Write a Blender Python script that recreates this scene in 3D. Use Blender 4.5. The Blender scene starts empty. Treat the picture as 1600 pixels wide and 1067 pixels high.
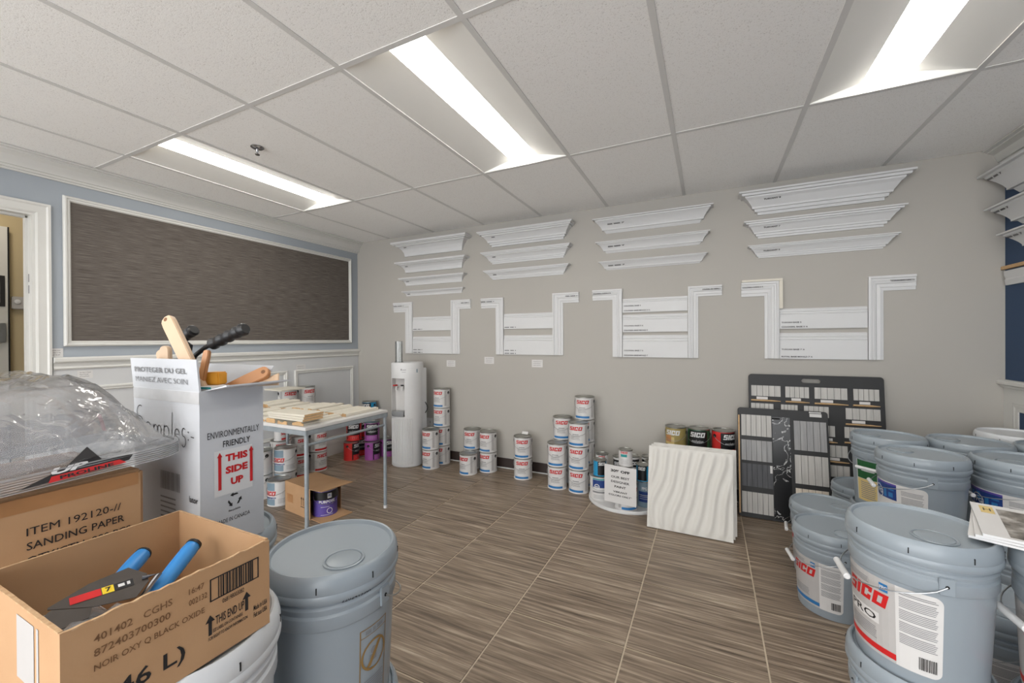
import bpy, bmesh, math, random
from mathutils import Vector, Matrix
random.seed(7)
PI = math.pi
S = bpy.context.scene
COL = S.collection

# ------------------------------------------------------------------ camera
CAMZ = 1.247
YAW, PITCH, ROLL = .4509, -.0036, -.0054
cd = bpy.data.cameras.new('camera'); cam = bpy.data.objects.new('camera', cd); COL.objects.link(cam)
cd.sensor_width = 36; cd.lens = 636.4 / 1600 * 36; cd.clip_start = .02
fw = Vector((-math.sin(YAW) * math.cos(PITCH), math.cos(YAW) * math.cos(PITCH), math.sin(PITCH)))
rt0 = Vector((math.cos(YAW), math.sin(YAW), 0)); up0 = rt0.cross(fw)
rt = math.cos(ROLL) * rt0 + math.sin(ROLL) * up0; up = -math.sin(ROLL) * rt0 + math.cos(ROLL) * up0
M = Matrix((rt, up, -fw)).transposed().to_4x4(); M.translation = (0, 0, CAMZ)
cam.matrix_world = M; S.camera = cam

# ------------------------------------------------------------------ world, exposure
LENS_POWER = 8.0
HALL_POWER = 16.0
WORLD = 2.6
EXPOSURE = 0.98
w = bpy.data.worlds.new('world'); S.world = w; w.use_nodes = True
w.node_tree.nodes['Background'].inputs[0].default_value = (.97, .985, 1, 1)
w.node_tree.nodes['Background'].inputs[1].default_value = WORLD
S.view_settings.view_transform = 'Standard'; S.view_settings.look = 'None'
S.view_settings.gamma = 1; S.view_settings.use_curve_mapping = False
S.view_settings.exposure = EXPOSURE
try: S.cycles.transparent_max_bounces = 32
except Exception: pass

# room limits
XL, XR, YB, YF, ZC = -3.73, 1.619, 3.533, -2.6, 2.393

# ------------------------------------------------------------------ materials
def lin(c):
    c = c / 255
    return c / 12.92 if c <= .04045 else ((c + .055) / 1.055) ** 2.4
def rgb(c): return (lin(c[0]), lin(c[1]), lin(c[2]), 1)
MATS = {}
def mat(name, c, rough=.5, metal=0, noise=None, bump=None, spec=.5, stretch=(1, 1, 1), c2=None, coat=0):
    if name in MATS: return MATS[name]
    m = bpy.data.materials.new(name); m.use_nodes = True; MATS[name] = m
    nt = m.node_tree; b = nt.nodes['Principled BSDF']
    b.inputs['Base Color'].default_value = rgb(c); b.inputs['Roughness'].default_value = rough
    b.inputs['Metallic'].default_value = metal; b.inputs['Specular IOR Level'].default_value = spec
    b.inputs['Coat Weight'].default_value = coat
    if noise or bump:
        tc = nt.nodes.new('ShaderNodeTexCoord'); mp = nt.nodes.new('ShaderNodeMapping')
        mp.inputs['Scale'].default_value = stretch
        nt.links.new(tc.outputs['Object'], mp.inputs['Vector'])
    if noise:
        n = nt.nodes.new('ShaderNodeTexNoise'); n.inputs['Scale'].default_value = noise[0]; n.inputs['Detail'].default_value = 4
        nt.links.new(mp.outputs[0], n.inputs['Vector'])
        r = nt.nodes.new('ShaderNodeValToRGB'); r.color_ramp.elements[0].position = .5 - noise[1]; r.color_ramp.elements[1].position = .5 + noise[1]
        r.color_ramp.elements[0].color = rgb(c2 or [x * .86 for x in c]); r.color_ramp.elements[1].color = rgb(c)
        nt.links.new(n.outputs['Fac'], r.inputs[0]); nt.links.new(r.outputs[0], b.inputs['Base Color'])
    if bump:
        n2 = nt.nodes.new('ShaderNodeTexNoise'); n2.inputs['Scale'].default_value = bump[0]
        nt.links.new(mp.outputs[0], n2.inputs['Vector'])
        bp = nt.nodes.new('ShaderNodeBump'); bp.inputs['Strength'].default_value = bump[1]; bp.inputs['Distance'].default_value = .002
        nt.links.new(n2.outputs['Fac'], bp.inputs['Height']); nt.links.new(bp.outputs[0], b.inputs['Normal'])
    return m

def emit_mat(name, c, s):
    m = bpy.data.materials.new(name); m.use_nodes = True; nt = m.node_tree
    b = nt.nodes['Principled BSDF']
    b.inputs['Base Color'].default_value = (.9, .9, .9, 1)
    b.inputs['Emission Color'].default_value = c; b.inputs['Emission Strength'].default_value = s
    MATS[name] = m; return m

def clear_mat(name, tint=(1, 1, 1, 1), gloss=.12, milky=0.0, rough=.08, bmp=.45):
    m = bpy.data.materials.new(name); m.use_nodes = True; nt = m.node_tree; nt.nodes.clear()
    out = nt.nodes.new('ShaderNodeOutputMaterial'); tr = nt.nodes.new('ShaderNodeBsdfTransparent'); tr.inputs[0].default_value = tint
    gl = nt.nodes.new('ShaderNodeBsdfGlossy'); gl.inputs['Roughness'].default_value = rough
    lw = nt.nodes.new('ShaderNodeLayerWeight'); lw.inputs[0].default_value = .35
    ad = nt.nodes.new('ShaderNodeMath'); ad.operation = 'ADD'; ad.inputs[1].default_value = gloss; ad.use_clamp = True
    mu = nt.nodes.new('ShaderNodeMath'); mu.operation = 'MULTIPLY'; mu.inputs[1].default_value = .75
    nt.links.new(lw.outputs['Fresnel'], mu.inputs[0]); nt.links.new(mu.outputs[0], ad.inputs[0])
    mx = nt.nodes.new('ShaderNodeMixShader'); nt.links.new(ad.outputs[0], mx.inputs[0]); nt.links.new(gl.outputs[0], mx.inputs[2])
    last = tr.outputs[0]
    if milky:
        df = nt.nodes.new('ShaderNodeBsdfDiffuse'); df.inputs[0].default_value = (.85, .86, .88, 1)
        m2 = nt.nodes.new('ShaderNodeMixShader'); m2.inputs[0].default_value = milky
        nt.links.new(tr.outputs[0], m2.inputs[1]); nt.links.new(df.outputs[0], m2.inputs[2]); last = m2.outputs[0]
    nt.links.new(last, mx.inputs[1]); nt.links.new(mx.outputs[0], out.inputs[0])
    tc = nt.nodes.new('ShaderNodeTexCoord'); nz = nt.nodes.new('ShaderNodeTexNoise'); nz.inputs['Scale'].default_value = 22; nz.inputs['Distortion'].default_value = 1.2
    bp = nt.nodes.new('ShaderNodeBump'); bp.inputs['Strength'].default_value = bmp; bp.inputs['Distance'].default_value = .012
    nt.links.new(tc.outputs['Object'], nz.inputs['Vector']); nt.links.new(nz.outputs['Fac'], bp.inputs['Height'])
    nt.links.new(bp.outputs[0], gl.inputs['Normal']); nt.links.new(bp.outputs[0], lw.inputs['Normal'])
    MATS[name] = m; return m

def streak_mat(name, cols, stretch, scale, rough=.45, bump=.15, random_offset=True, detail=6):
    """fine streaks along one axis; every object gets its own offset"""
    m = bpy.data.materials.new(name); m.use_nodes = True; nt = m.node_tree; b = nt.nodes['Principled BSDF']; MATS[name] = m
    tc = nt.nodes.new('ShaderNodeTexCoord'); mp = nt.nodes.new('ShaderNodeMapping'); mp.inputs['Scale'].default_value = stretch
    src = tc.outputs['Object']
    if random_offset:
        oi = nt.nodes.new('ShaderNodeObjectInfo'); ml = nt.nodes.new('ShaderNodeMath'); ml.operation = 'MULTIPLY'; ml.inputs[1].default_value = 37
        nt.links.new(oi.outputs['Random'], ml.inputs[0])
        va = nt.nodes.new('ShaderNodeVectorMath'); va.operation = 'ADD'
        nt.links.new(src, va.inputs[0]); nt.links.new(ml.outputs[0], va.inputs[1]); src = va.outputs[0]
    nt.links.new(src, mp.inputs['Vector'])
    n = nt.nodes.new('ShaderNodeTexNoise'); n.inputs['Scale'].default_value = scale; n.inputs['Detail'].default_value = detail; n.inputs['Roughness'].default_value = .62
    nt.links.new(mp.outputs[0], n.inputs['Vector'])
    r = nt.nodes.new('ShaderNodeValToRGB'); e = r.color_ramp.elements
    e[0].position, e[0].color = cols[0][0], rgb(cols[0][1]); e[1].position, e[1].color = cols[-1][0], rgb(cols[-1][1])
    for p, c in cols[1:-1]:
        k = e.new(p); k.color = rgb(c)
    nt.links.new(n.outputs['Fac'], r.inputs[0]); nt.links.new(r.outputs[0], b.inputs['Base Color'])
    b.inputs['Roughness'].default_value = rough
    bp = nt.nodes.new('ShaderNodeBump'); bp.inputs['Strength'].default_value = bump; bp.inputs['Distance'].default_value = .001
    nt.links.new(n.outputs['Fac'], bp.inputs['Height']); nt.links.new(bp.outputs[0], b.inputs['Normal'])
    return m

def veined_mat(name):
    m = bpy.data.materials.new(name); m.use_nodes = True; nt = m.node_tree; b = nt.nodes['Principled BSDF']; MATS[name] = m
    tc = nt.nodes.new('ShaderNodeTexCoord')
    n = nt.nodes.new('ShaderNodeTexNoise'); n.inputs['Scale'].default_value = 9; n.inputs['Detail'].default_value = 5; n.inputs['Distortion'].default_value = 1.2
    nt.links.new(tc.outputs['Object'], n.inputs['Vector'])
    r = nt.nodes.new('ShaderNodeValToRGB'); e = r.color_ramp.elements
    e[0].position, e[0].color = .485, rgb((20, 20, 22)); e[1].position, e[1].color = .515, rgb((20, 20, 22))
    k = e.new(.5); k.color = rgb((210, 210, 210))
    nt.links.new(n.outputs['Fac'], r.inputs[0]); nt.links.new(r.outputs[0], b.inputs['Base Color']); b.inputs['Roughness'].default_value = .25
    return m

def ceiling_tile_mat(name):
    m = mat(name, (246, 245, 243), .9, spec=.2)
    nt = m.node_tree; b = nt.nodes['Principled BSDF']
    tc = nt.nodes.new('ShaderNodeTexCoord'); n = nt.nodes.new('ShaderNodeTexNoise'); n.inputs['Scale'].default_value = 230; n.inputs['Detail'].default_value = 2
    nt.links.new(tc.outputs['Object'], n.inputs['Vector'])
    r = nt.nodes.new('ShaderNodeValToRGB'); e = r.color_ramp.elements
    e[0].position, e[0].color = .26, rgb((206, 203, 199)); e[1].position, e[1].color = .4, rgb((246, 245, 243))
    nt.links.new(n.outputs['Fac'], r.inputs[0]); nt.links.new(r.outputs[0], b.inputs['Base Color'])
    bp = nt.nodes.new('ShaderNodeBump'); bp.inputs['Strength'].default_value = .35; bp.inputs['Distance'].default_value = .002
    nt.links.new(n.outputs['Fac'], bp.inputs['Height']); nt.links.new(bp.outputs[0], b.inputs['Normal'])
    return m

M_wall = mat('greige wall paint', (173, 169, 162), .75, noise=(3, .35), c2=(170, 166, 159), bump=(300, .05))
M_blue = mat('blue grey wall paint', (158, 165, 172), .75, noise=(3, .35), c2=(155, 162, 169), bump=(300, .05))
M_navy = mat('navy wall paint', (48, 70, 100), .7, noise=(3, .35), c2=(46, 67, 96), bump=(300, .05))
M_trim = mat('white trim paint', (208, 207, 203), .4, noise=(8, .4), c2=(205, 204, 199))
M_mould = mat('primed white moulding', (208, 208, 208), .5, noise=(10, .4), c2=(204, 204, 204))
M_panel = mat('wainscot panel paint', (198, 199, 200), .5, noise=(6, .4), c2=(195, 196, 197))
M_ceil = ceiling_tile_mat('mineral fibre ceiling tile')
M_grid = mat('white ceiling grid', (216, 215, 213), .5, noise=(20, .4), c2=(212, 211, 209))
M_grout = mat('pale grout', (198, 184, 162), .9, noise=(60, .4), c2=(180, 166, 146))
M_tile = streak_mat('wood look floor tile', [(.30, (76, 64, 53)), (.44, (114, 99, 84)), (.56, (139, 123, 106)), (.70, (178, 163, 145))], (.9, 24, 1), 3.0, .38, .12)
M_fabric = streak_mat('dark woven grasscloth', [(.3, (66, 60, 56)), (.5, (92, 85, 79)), (.72, (120, 112, 105))], (1, 5, 190), 1.6, .85, .4, False)
M_base = mat('dark brown cove base', (52, 40, 36), .5, noise=(10, .4))
M_beige = mat('beige hall paint', (186, 170, 136), .7, noise=(3, .4), c2=(182, 166, 132))
M_pail = mat('grey pail plastic', (142, 151, 158), .32, noise=(5, .4), c2=(138, 147, 154), spec=.5)
M_pailw = mat('white pail plastic', (206, 208, 210), .35, noise=(5, .4), c2=(202, 204, 206))
M_wire = mat('steel wire', (176, 178, 180), .35, .8, noise=(40, .4))
M_white = mat('white plastic', (214, 214, 214), .4, noise=(20, .4), c2=(210, 210, 210))
M_black = mat('black plastic', (24, 24, 26), .4, noise=(20, .4))
M_tin = mat('tinplate', (176, 176, 170), .28, .9, noise=(15, .4))
M_paper = mat('white label paper', (208, 206, 204), .5, noise=(20, .4), c2=(204, 202, 200))
M_lgrey = mat('light grey label print', (178, 175, 173), .5, noise=(20, .4), c2=(174, 171, 169))
M_red = mat('red print', (206, 32, 34), .45, noise=(30, .4))
M_bluep = mat('blue print', (48, 122, 182), .45, noise=(30, .4))
M_navyp = mat('dark blue print', (30, 62, 130), .45, noise=(30, .4))
M_ink = mat('black print', (34, 32, 33), .6, noise=(30, .4))
M_greyink = mat('grey fine print', (138, 138, 140), .6, noise=(30, .4))
M_card = mat('brown corrugated cardboard', (180, 143, 106), .8, noise=(12, .3), c2=(172, 134, 97), bump=(180, .1))
M_cardedge = mat('torn cardboard edge', (198, 168, 132), .85, noise=(120, .3), c2=(160, 122, 84))
M_wbox = mat('white corrugated cardboard', (198, 200, 204), .6, noise=(10, .35), c2=(190, 192, 196), bump=(120, .1))
M_wood = mat('pale beech wood', (208, 182, 154), .5, noise=(8, .3), stretch=(1, 1, .15), c2=(196, 166, 136))
M_wood2 = mat('orange varnished wood', (190, 136, 90), .4, noise=(9, .3), stretch=(1, .2, 1), c2=(172, 118, 74))
M_mdf = mat('raw mdf edge', (206, 172, 128), .8, noise=(60, .3), c2=(186, 150, 108))
M_cream = mat('cream primed offcut', (212, 206, 192), .5, noise=(10, .4), c2=(206, 200, 186))
M_steel = mat('grey painted steel tube', (160, 168, 174), .4, .2, noise=(20, .4))
M_darkboard = mat('black display board', (40, 40, 41), .55, noise=(25, .4), c2=(34, 34, 35))
M_sw1 = streak_mat('pale oak swatch', [(.3, (168, 166, 162)), (.7, (194, 191, 186))], (30, 2, 2), 2, .5, .1)
M_sw2 = streak_mat('grey oak swatch', [(.3, (136, 136, 137)), (.7, (164, 163, 162))], (30, 2, 2), 2, .5, .1)
M_sw3 = streak_mat('charcoal swatch', [(.3, (58, 59, 63)), (.7, (80, 81, 85))], (30, 2, 2), 2, .5, .1)
M_sw4 = streak_mat('cream oak swatch', [(.3, (200, 188, 172)), (.7, (222, 212, 198))], (30, 2, 2), 2, .5, .1)
M_veined = veined_mat('black with pale veins')
M_plaster = mat('white gypsum wave panel', (208, 205, 199), .55, noise=(6, .4), c2=(204, 201, 195))
M_lens = emit_mat('lit lens', (1, .965, .9, 1), LENS_POWER)
M_hall = emit_mat('added hall lamp lens', (1, .9, .75, 1), HALL_POWER)
M_reflect = mat('white reflector enamel', (234, 233, 229), .5, noise=(10, .4), c2=(231, 230, 226))
M_clear = clear_mat('clear plastic', (.97, .975, .98, 1), .10, .26)
M_rim = clear_mat('layered clear plastic rim', (.95, .96, .97, 1), .12, .38, .12, .1)
M_film = clear_mat('thin clear film', (.98, .985, .99, 1), .03, .05, .06, .5)
M_clear2 = clear_mat('clear tube plastic', (.96, .97, .97, 1), .02, .05, .1, .02)
M_tape = mat('red tape', (206, 40, 60), .4, noise=(30, .4))
M_blueh = mat('blue handle rubber', (52, 136, 204), .4, noise=(20, .4), c2=(46, 126, 194))
M_chrome = mat('polished steel', (178, 178, 180), .22, .95, noise=(20, .4))
M_dark = mat('dark recess', (16, 15, 15), .8, noise=(20, .4))
M_yellow = mat('yellow print', (240, 208, 40), .5, noise=(30, .4))
M_orange = mat('orange plastic', (236, 166, 56), .4, noise=(30, .4))
M_gold = mat('gold can print', (168, 152, 96), .4, noise=(9, .4), c2=(140, 122, 70))
M_green = mat('green can print', (34, 104, 64), .4, noise=(9, .4), c2=(26, 80, 52))
M_evored = mat('scarlet can print', (222, 52, 50), .4, noise=(9, .4))
M_purple = mat('violet can print', (176, 92, 176), .4, noise=(9, .4))
M_ppurple = mat('purple can print', (92, 74, 156), .4, noise=(9, .4))
M_evoblue = mat('cyan can print', (40, 148, 196), .4, noise=(9, .4))
M_slate = mat('slate blue print', (128, 150, 164), .45, noise=(9, .4))
M_ltan = mat('tan print', (222, 196, 130), .5, noise=(20, .4))
M_pgreen = mat('dark green print', (30, 92, 48), .5, noise=(20, .4))
M_teal = mat('teal print', (40, 150, 150), .5, noise=(20, .4))
M_goldline = mat('gold line print', (150, 118, 66), .5, noise=(20, .4))
M_photo = streak_mat('magazine cover print', [(.35, (62, 56, 50)), (.5, (132, 126, 118)), (.65, (206, 202, 196))], (3, 3, 1), 4, .35, 0, False)

# ------------------------------------------------------------------ mesh builder
TXT = {}
def text_geo(s, bold=0.0, shear=0.0):
    if s == 'SICO':
        if s not in TXT: TXT[s] = block_logo()
        return TXT[s]
    k = (s, bold, shear)
    if k not in TXT:
        c = bpy.data.curves.new('t', 'FONT'); c.body = s; c.offset = bold; c.shear = shear; c.resolution_u = 2
        o = bpy.data.objects.new('t', c); me = bpy.data.meshes.new_from_object(o)
        vs = [(v.co.x, v.co.y) for v in me.vertices]; fs = [tuple(p.vertices) for p in me.polygons]
        bpy.data.objects.remove(o); bpy.data.curves.remove(c); bpy.data.meshes.remove(me)
        x0 = min(v[0] for v in vs); x1 = max(v[0] for v in vs); y0 = min(v[1] for v in vs); y1 = max(v[1] for v in vs)
        TXT[k] = ([((x - x0) / (x1 - x0), (y - y0) / (y1 - y0)) for x, y in vs], fs)
    return TXT[k]

def block_logo():
    vs = []; fs = []; x = 0
    glyphs = ((.92, [(0, .92, .78, 1), (0, .3, .44, .78), (.3, .92, .44, .62), (.62, .92, .22, .44), (0, .92, 0, .22)]), (.34, [(0, .34, 0, 1)]),
              (.88, [(0, .32, 0, 1), (.32, .88, .76, 1), (.32, .88, 0, .24), (.6, .88, .6, .76), (.6, .88, .24, .4)]), (.98, [(0, .33, 0, 1), (.65, .98, 0, 1), (.33, .65, .76, 1), (.33, .65, 0, .24)]))
    for wd, rects in glyphs:
        for a, b, c, d in rects:
            n = len(vs); vs += [(x + q + .26 * h, h) for q, h in ((a, c), (b, c), (b, d), (a, d))]; fs.append((n, n + 1, n + 2, n + 3))
        x += wd + .14
    m = max(v[0] for v in vs); return [(a / m, b) for a, b in vs], fs
class MB:
    def __init__(s): s.v = []; s.f = []
    def add(s, vs, fs):
        n = len(s.v); s.v += [tuple(v) for v in vs]; s.f += [tuple(n + i for i in f) for f in fs]; return s
    def box(s, x0, x1, y0, y1, z0, z1):
        return s.add([(x0, y0, z0), (x1, y0, z0), (x1, y1, z0), (x0, y1, z0), (x0, y0, z1), (x1, y0, z1), (x1, y1, z1), (x0, y1, z1)],
                     [(0, 3, 2, 1), (4, 5, 6, 7), (0, 1, 5, 4), (1, 2, 6, 5), (2, 3, 7, 6), (3, 0, 4, 7)])
    def lathe(s, prof, n=40, a0=0, a1=2 * PI, c=(0, 0)):
        full = abs(a1 - a0 - 2 * PI) < 1e-6; m = n if full else n + 1; base = len(s.v)
        for r, z in prof:
            for i in range(m):
                a = a0 + (a1 - a0) * i / n; s.v.append((c[0] + r * math.cos(a), c[1] + r * math.sin(a), z))
        for j in range(len(prof) - 1):
            for i in range(n):
                k = (i + 1) % m
                s.f.append((base + j * m + i, base + j * m + k, base + (j + 1) * m + k, base + (j + 1) * m + i))
        return s
    def disc(s, r, z, n=40, c=(0, 0), flip=False):
        vs = [(c[0] + r * math.cos(2 * PI * i / n), c[1] + r * math.sin(2 * PI * i / n), z) for i in range(n)]
        f = tuple(range(n)); return s.add(vs, [f[::-1] if flip else f])
    def tube(s, pts, r, n=8, caps=True):
        pts = [Vector(p) for p in pts]; rs = r if isinstance(r, (list, tuple)) else [r] * len(pts); base = len(s.v)
        prev = None
        for i, p in enumerate(pts):
            t = (pts[min(i + 1, len(pts) - 1)] - pts[max(i - 1, 0)]).normalized()
            if prev is None:
                prev = t.orthogonal().normalized()
            a = (prev - t * prev.dot(t)).normalized(); prev = a; b = t.cross(a)
            for k in range(n):
                q = p + rs[i] * (math.cos(2 * PI * k / n) * a + math.sin(2 * PI * k / n) * b); s.v.append(tuple(q))
        for i in range(len(pts) - 1):
            for k in range(n):
                l = (k + 1) % n; s.f.append((base + i * n + k, base + i * n + l, base + (i + 1) * n + l, base + (i + 1) * n + k))
        if caps:
            s.f.append(tuple(base + k for k in range(n))[::-1]); s.f.append(tuple(base + (len(pts) - 1) * n + k for k in range(n)))
        return s
    def loft(s, loops, caps=True):
        """loops: lists of equal length of 3d points, closed rings"""
        base = len(s.v); n = len(loops[0])
        for L in loops: s.v += [tuple(p) for p in L]
        for j in range(len(loops) - 1):
            for i in range(n):
                k = (i + 1) % n; s.f.append((base + j * n + i, base + j * n + k, base + (j + 1) * n + k, base + (j + 1) * n + i))
        if caps:
            s.f.append(tuple(base + i for i in range(n))[::-1]); s.f.append(tuple(base + (len(loops) - 1) * n + i for i in range(n)))
        return s
    def quad(s, a, b, c, d): return s.add([a, b, c, d], [(0, 1, 2, 3)])
    def text(s, t, fn, u0, u1, v0, v1, bold=.02, shear=0, rise=0):
        vs, fs = text_geo(t, bold, shear)
        return s.add([fn(u0 + x * (u1 - u0), v0 + y * (v1 - v0) + rise * x) for x, y in vs], fs)
    def mesh(s, name, smooth=32, bevel=0, normals=True):
        me = bpy.data.meshes.new(name); me.from_pydata(s.v, [], s.f)
        bm = bmesh.new(); bm.from_mesh(me)
        if normals: bmesh.ops.recalc_face_normals(bm, faces=bm.faces)
        if bevel:
            es = [e for e in bm.edges if e.is_manifold and e.calc_face_angle(0) > .5]
            bmesh.ops.bevel(bm, geom=es, offset=bevel, segments=2, affect='EDGES', clamp_overlap=True)
        bm.to_mesh(me); bm.free()
        if smooth:
            me.shade_smooth(); me.set_sharp_from_angle(angle=math.radians(smooth))
        return me
    def build(s, name, m, parent=None, loc=None, smooth=32, bevel=0, normals=True):
        if loc is not None: s.v = [(x - loc[0], y - loc[1], z - loc[2]) for x, y, z in s.v]
        me = s.mesh(name, smooth, bevel, normals); me.materials.append(m)
        o = bpy.data.objects.new(name, me); COL.objects.link(o)
        if parent is not None: o.parent = parent
        if loc is not None: o.location = loc
        return o

def tag(o, label=None, cat=None, group=None, kind=None):
    if label: o['label'] = label
    if cat: o['category'] = cat
    if group: o['group'] = group
    if kind: o['kind'] = kind
    return o
def thing(name, label, cat, loc=(0, 0, 0), rz=0, group=None):
    o = bpy.data.objects.new(name, None); o.empty_display_size = .05; COL.objects.link(o)
    o.location = loc; o.rotation_euler = (0, 0, rz); return tag(o, label, cat, group)
def copy_tree(o, parent=None):
    c = o.copy(); COL.objects.link(c)
    if parent is not None: c.parent = parent
    for ch in list(o.children): copy_tree(ch, c)
    return c
def rel(fn, loc):
    return lambda *a: tuple(p - q for p, q in zip(fn(*a), loc))
def struct(o): return tag(o, kind='structure')

# ------------------------------------------------------------------ the room
fl = struct(MB().box(XL - .12, XR + .12, YF, YB + .12, -.06, -.003).build('floor', M_grout, smooth=0))
TW, TD, U0, V0 = .5085, .49, -1.3287, 2.6586
tile_me = MB().box(-TW / 2 + .003, TW / 2 - .003, -TD / 2 + .003, TD / 2 - .003, -.0028, 0).mesh('tile', 0, .0012); tile_me.materials.append(M_tile)
for i in range(-5, 7):
    for j in range(-3, 10):
        cx, cy = U0 + TW * (i + .5), V0 - TD * (j - .5)
        x0, x1, y0, y1 = max(cx - TW / 2, XL), min(cx + TW / 2, XR), max(cy - TD / 2, YF), min(cy + TD / 2, YB)
        if x1 - x0 < .02 or y1 - y0 < .02: continue
        if x1 - x0 > TW - .01 and y1 - y0 > TD - .01:
            o = bpy.data.objects.new('tile', tile_me); COL.objects.link(o); o.location = (cx, cy, 0); o.parent = fl
        else:
            MB().box(x0 + .0025, x1 - .0025, y0 + .0025, y1 - .0025, -.0028, 0).build('tile', M_tile, fl, loc=((x0 + x1) / 2, (y0 + y1) / 2, 0), smooth=0)

# ceiling: slab above, lay-in tiles, grid, recessed lights
GX0, GY0, GS, GL = -1.396, 1.2308, .61, 1.22
ce = struct(MB().box(XL - .12, XR + .12, YF, YB + .12, ZC + .16, ZC + .22).build('ceiling', M_grid, smooth=0))
light_cells = [(i, j) for i in (-3, 0, 3) for j in (0, -2)]
for i in range(-4, 6):
    for j in range(-4, 3):
        if (i, j) in light_cells: continue
        x0, x1 = max(GX0 + GS * i, XL), min(GX0 + GS * (i + 1), XR)
        y0, y1 = max(GY0 + GL * j, YF), min(GY0 + GL * (j + 1), YB)
        if x1 - x0 < .03 or y1 - y0 < .03: continue
        MB().box(x0 + .004, x1 - .004, y0 + .004, y1 - .004, ZC + .002, ZC + .018).build('tile', M_ceil, ce, loc=((x0 + x1) / 2, (y0 + y1) / 2, ZC), smooth=0)
for i in range(-3, 6):
    x = GX0 + GS * i
    if XL < x < XR: MB().box(x - .012, x + .012, YF, YB, ZC - .001, ZC + .0045).build('grid_runner', M_grid, ce, loc=(x, 0, ZC), smooth=0)
for j in range(-3, 3):
    y = GY0 + GL * j
    if YF < y < YB:
        for i in range(-4, 6):
            x0, x1 = max(GX0 + GS * i + .012, XL), min(GX0 + GS * (i + 1) - .012, XR)
            if x1 > x0: MB().box(x0, x1, y - .012, y + .012, ZC - .0005, ZC + .004).build('grid_cross_tee', M_grid, ce, loc=((x0 + x1) / 2, y, ZC), smooth=0)

def troffer(i, j, label):
    cx, cy = GX0 + GS * (i + .5), GY0 + GL * (j + .5)
    t = thing('ceiling_light', label, 'light', (cx, cy, ZC), 0, 'recessed ceiling lights')
    hw, hl, lw, d = .292, .597, .092, .05
    wing = MB()
    for sgn in (-1, 1):
        prof = [(hw, .004), (.24, .016), (.17, .033), (lw, d)]
        wing.loft([[(sgn * x, y, z) for x, z in prof] + [(sgn * x, y, z + .006) for x, z in prof[::-1]] for y in (-hl, hl)])
    wing.build('reflector', M_reflect, t)
    for y in (-hl, hl):
        s = 1 if y > 0 else -1
        e = MB(); e.loft([[(-hw, yy, .003), (hw, yy, .003), (hw, yy, .012), (lw, yy, d + .012), (-lw, yy, d + .012), (-hw, yy, .012)] for yy in (y, y + s * .005)])
        e.build('end_plate', M_reflect, t, smooth=0)
    b = MB().box(-lw, lw, -hl, hl, d, d + .004); b.build('lens', M_lens, t, smooth=0)
    MB().box(-hw - .002, hw + .002, -hl - .006, hl + .006, .085, .095).build('housing', M_grid, t, smooth=0)
troffer(-3, 0, 'recessed strip light in the ceiling nearest the left blue grey wall')
troffer(0, 0, 'recessed strip light in the middle of the ceiling')
troffer(3, 0, 'recessed strip light at the top right of the ceiling')
for i, nm in ((-3, 'left'), (0, 'middle'), (3, 'right')): troffer(i, -2, 'assumed recessed strip light, %s one in the unseen row behind the viewer' % nm)  # assumed second row, out of view, lights the room from behind

# sprinkler head
t = thing('sprinkler_head', 'small dark metal fire sprinkler head on a ceiling tile', 'sprinkler', (-2.397, 1.515, ZC))
MB().lathe([(0, 0.0015), (.034, .0015), (.036, -.003), (.026, -.01), (.013, -.012), (.012, -.004), (0, -.004)], 24).build('escutcheon', M_chrome, t)
MB().lathe([(0, -.004), (.009, -.004), (.009, -.02), (.006, -.026), (.006, -.04), (0, -.04)], 14).build('body', M_chrome, t)
MB().lathe([(0, -.044), (.013, -.042), (.014, -.044), (.012, -.046), (0, -.046)], 14).build('deflector', M_chrome, t)
for s in (-1, 1): MB().tube([(s * .006, 0, -.02), (s * .011, 0, -.032), (s * .003, 0, -.043)], .0016, 6).build('frame_arm', M_chrome, t)

# walls
struct(MB().box(XL - .12, XR + .12, YB, YB + .12, 0, ZC + .2).build('wall_back', M_wall, smooth=0))
DY0, DY1, DZ = .06, .978, 2.042
mb = MB().box(XL - .12, XL, DY1, YB, 0, ZC + .2).box(XL - .12, XL, YF, DY0, 0, ZC + .2).box(XL - .12, XL, DY0, DY1, DZ, ZC + .2)
struct(mb.build('wall_left', M_blue, smooth=0))
struct(MB().box(XR, XR + .12, YF, YB, 0, ZC + .2).build('wall_right', M_navy, smooth=0))

TR = [0]
def trim(mb, m=M_trim, **k):
    TR[0] += 1
    return struct(mb.build('trim_%d' % TR[0], m, **k))
def sweep_y(prof, x, s, y0, y1):
    """profile (d, z): d = distance out of the wall; s=+1 for left wall"""
    return MB().loft([[(x + s * d, y, z) for d, z in prof] for y in (y0, y1)])
def crown_prof(p, z0, z1):
    h = z1 - z0
    return [(0, z0), (.012, z0), (.012, z0 + .1 * h), (.024, z0 + .1 * h), (.026, z0 + .22 * h), (.036, z0 + .22 * h), (.036, z0 + .3 * h), (.30 * p + .012, z0 + .45 * h), (.5 * p, z0 + .66 * h), (.74 * p, z0 + .8 * h), (.8 * p, z0 + .8 * h), (.8 * p, z0 + .88 * h), (p, z0 + .92 * h), (p, z1), (0, z1)]
trim(sweep_y(crown_prof(.095, 2.272, ZC - .001), XL, 1, YF, YB - .001))
trim(sweep_y(crown_prof(.1, 2.29, ZC - .001), XR, -1, YF, YB - .001))
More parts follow.
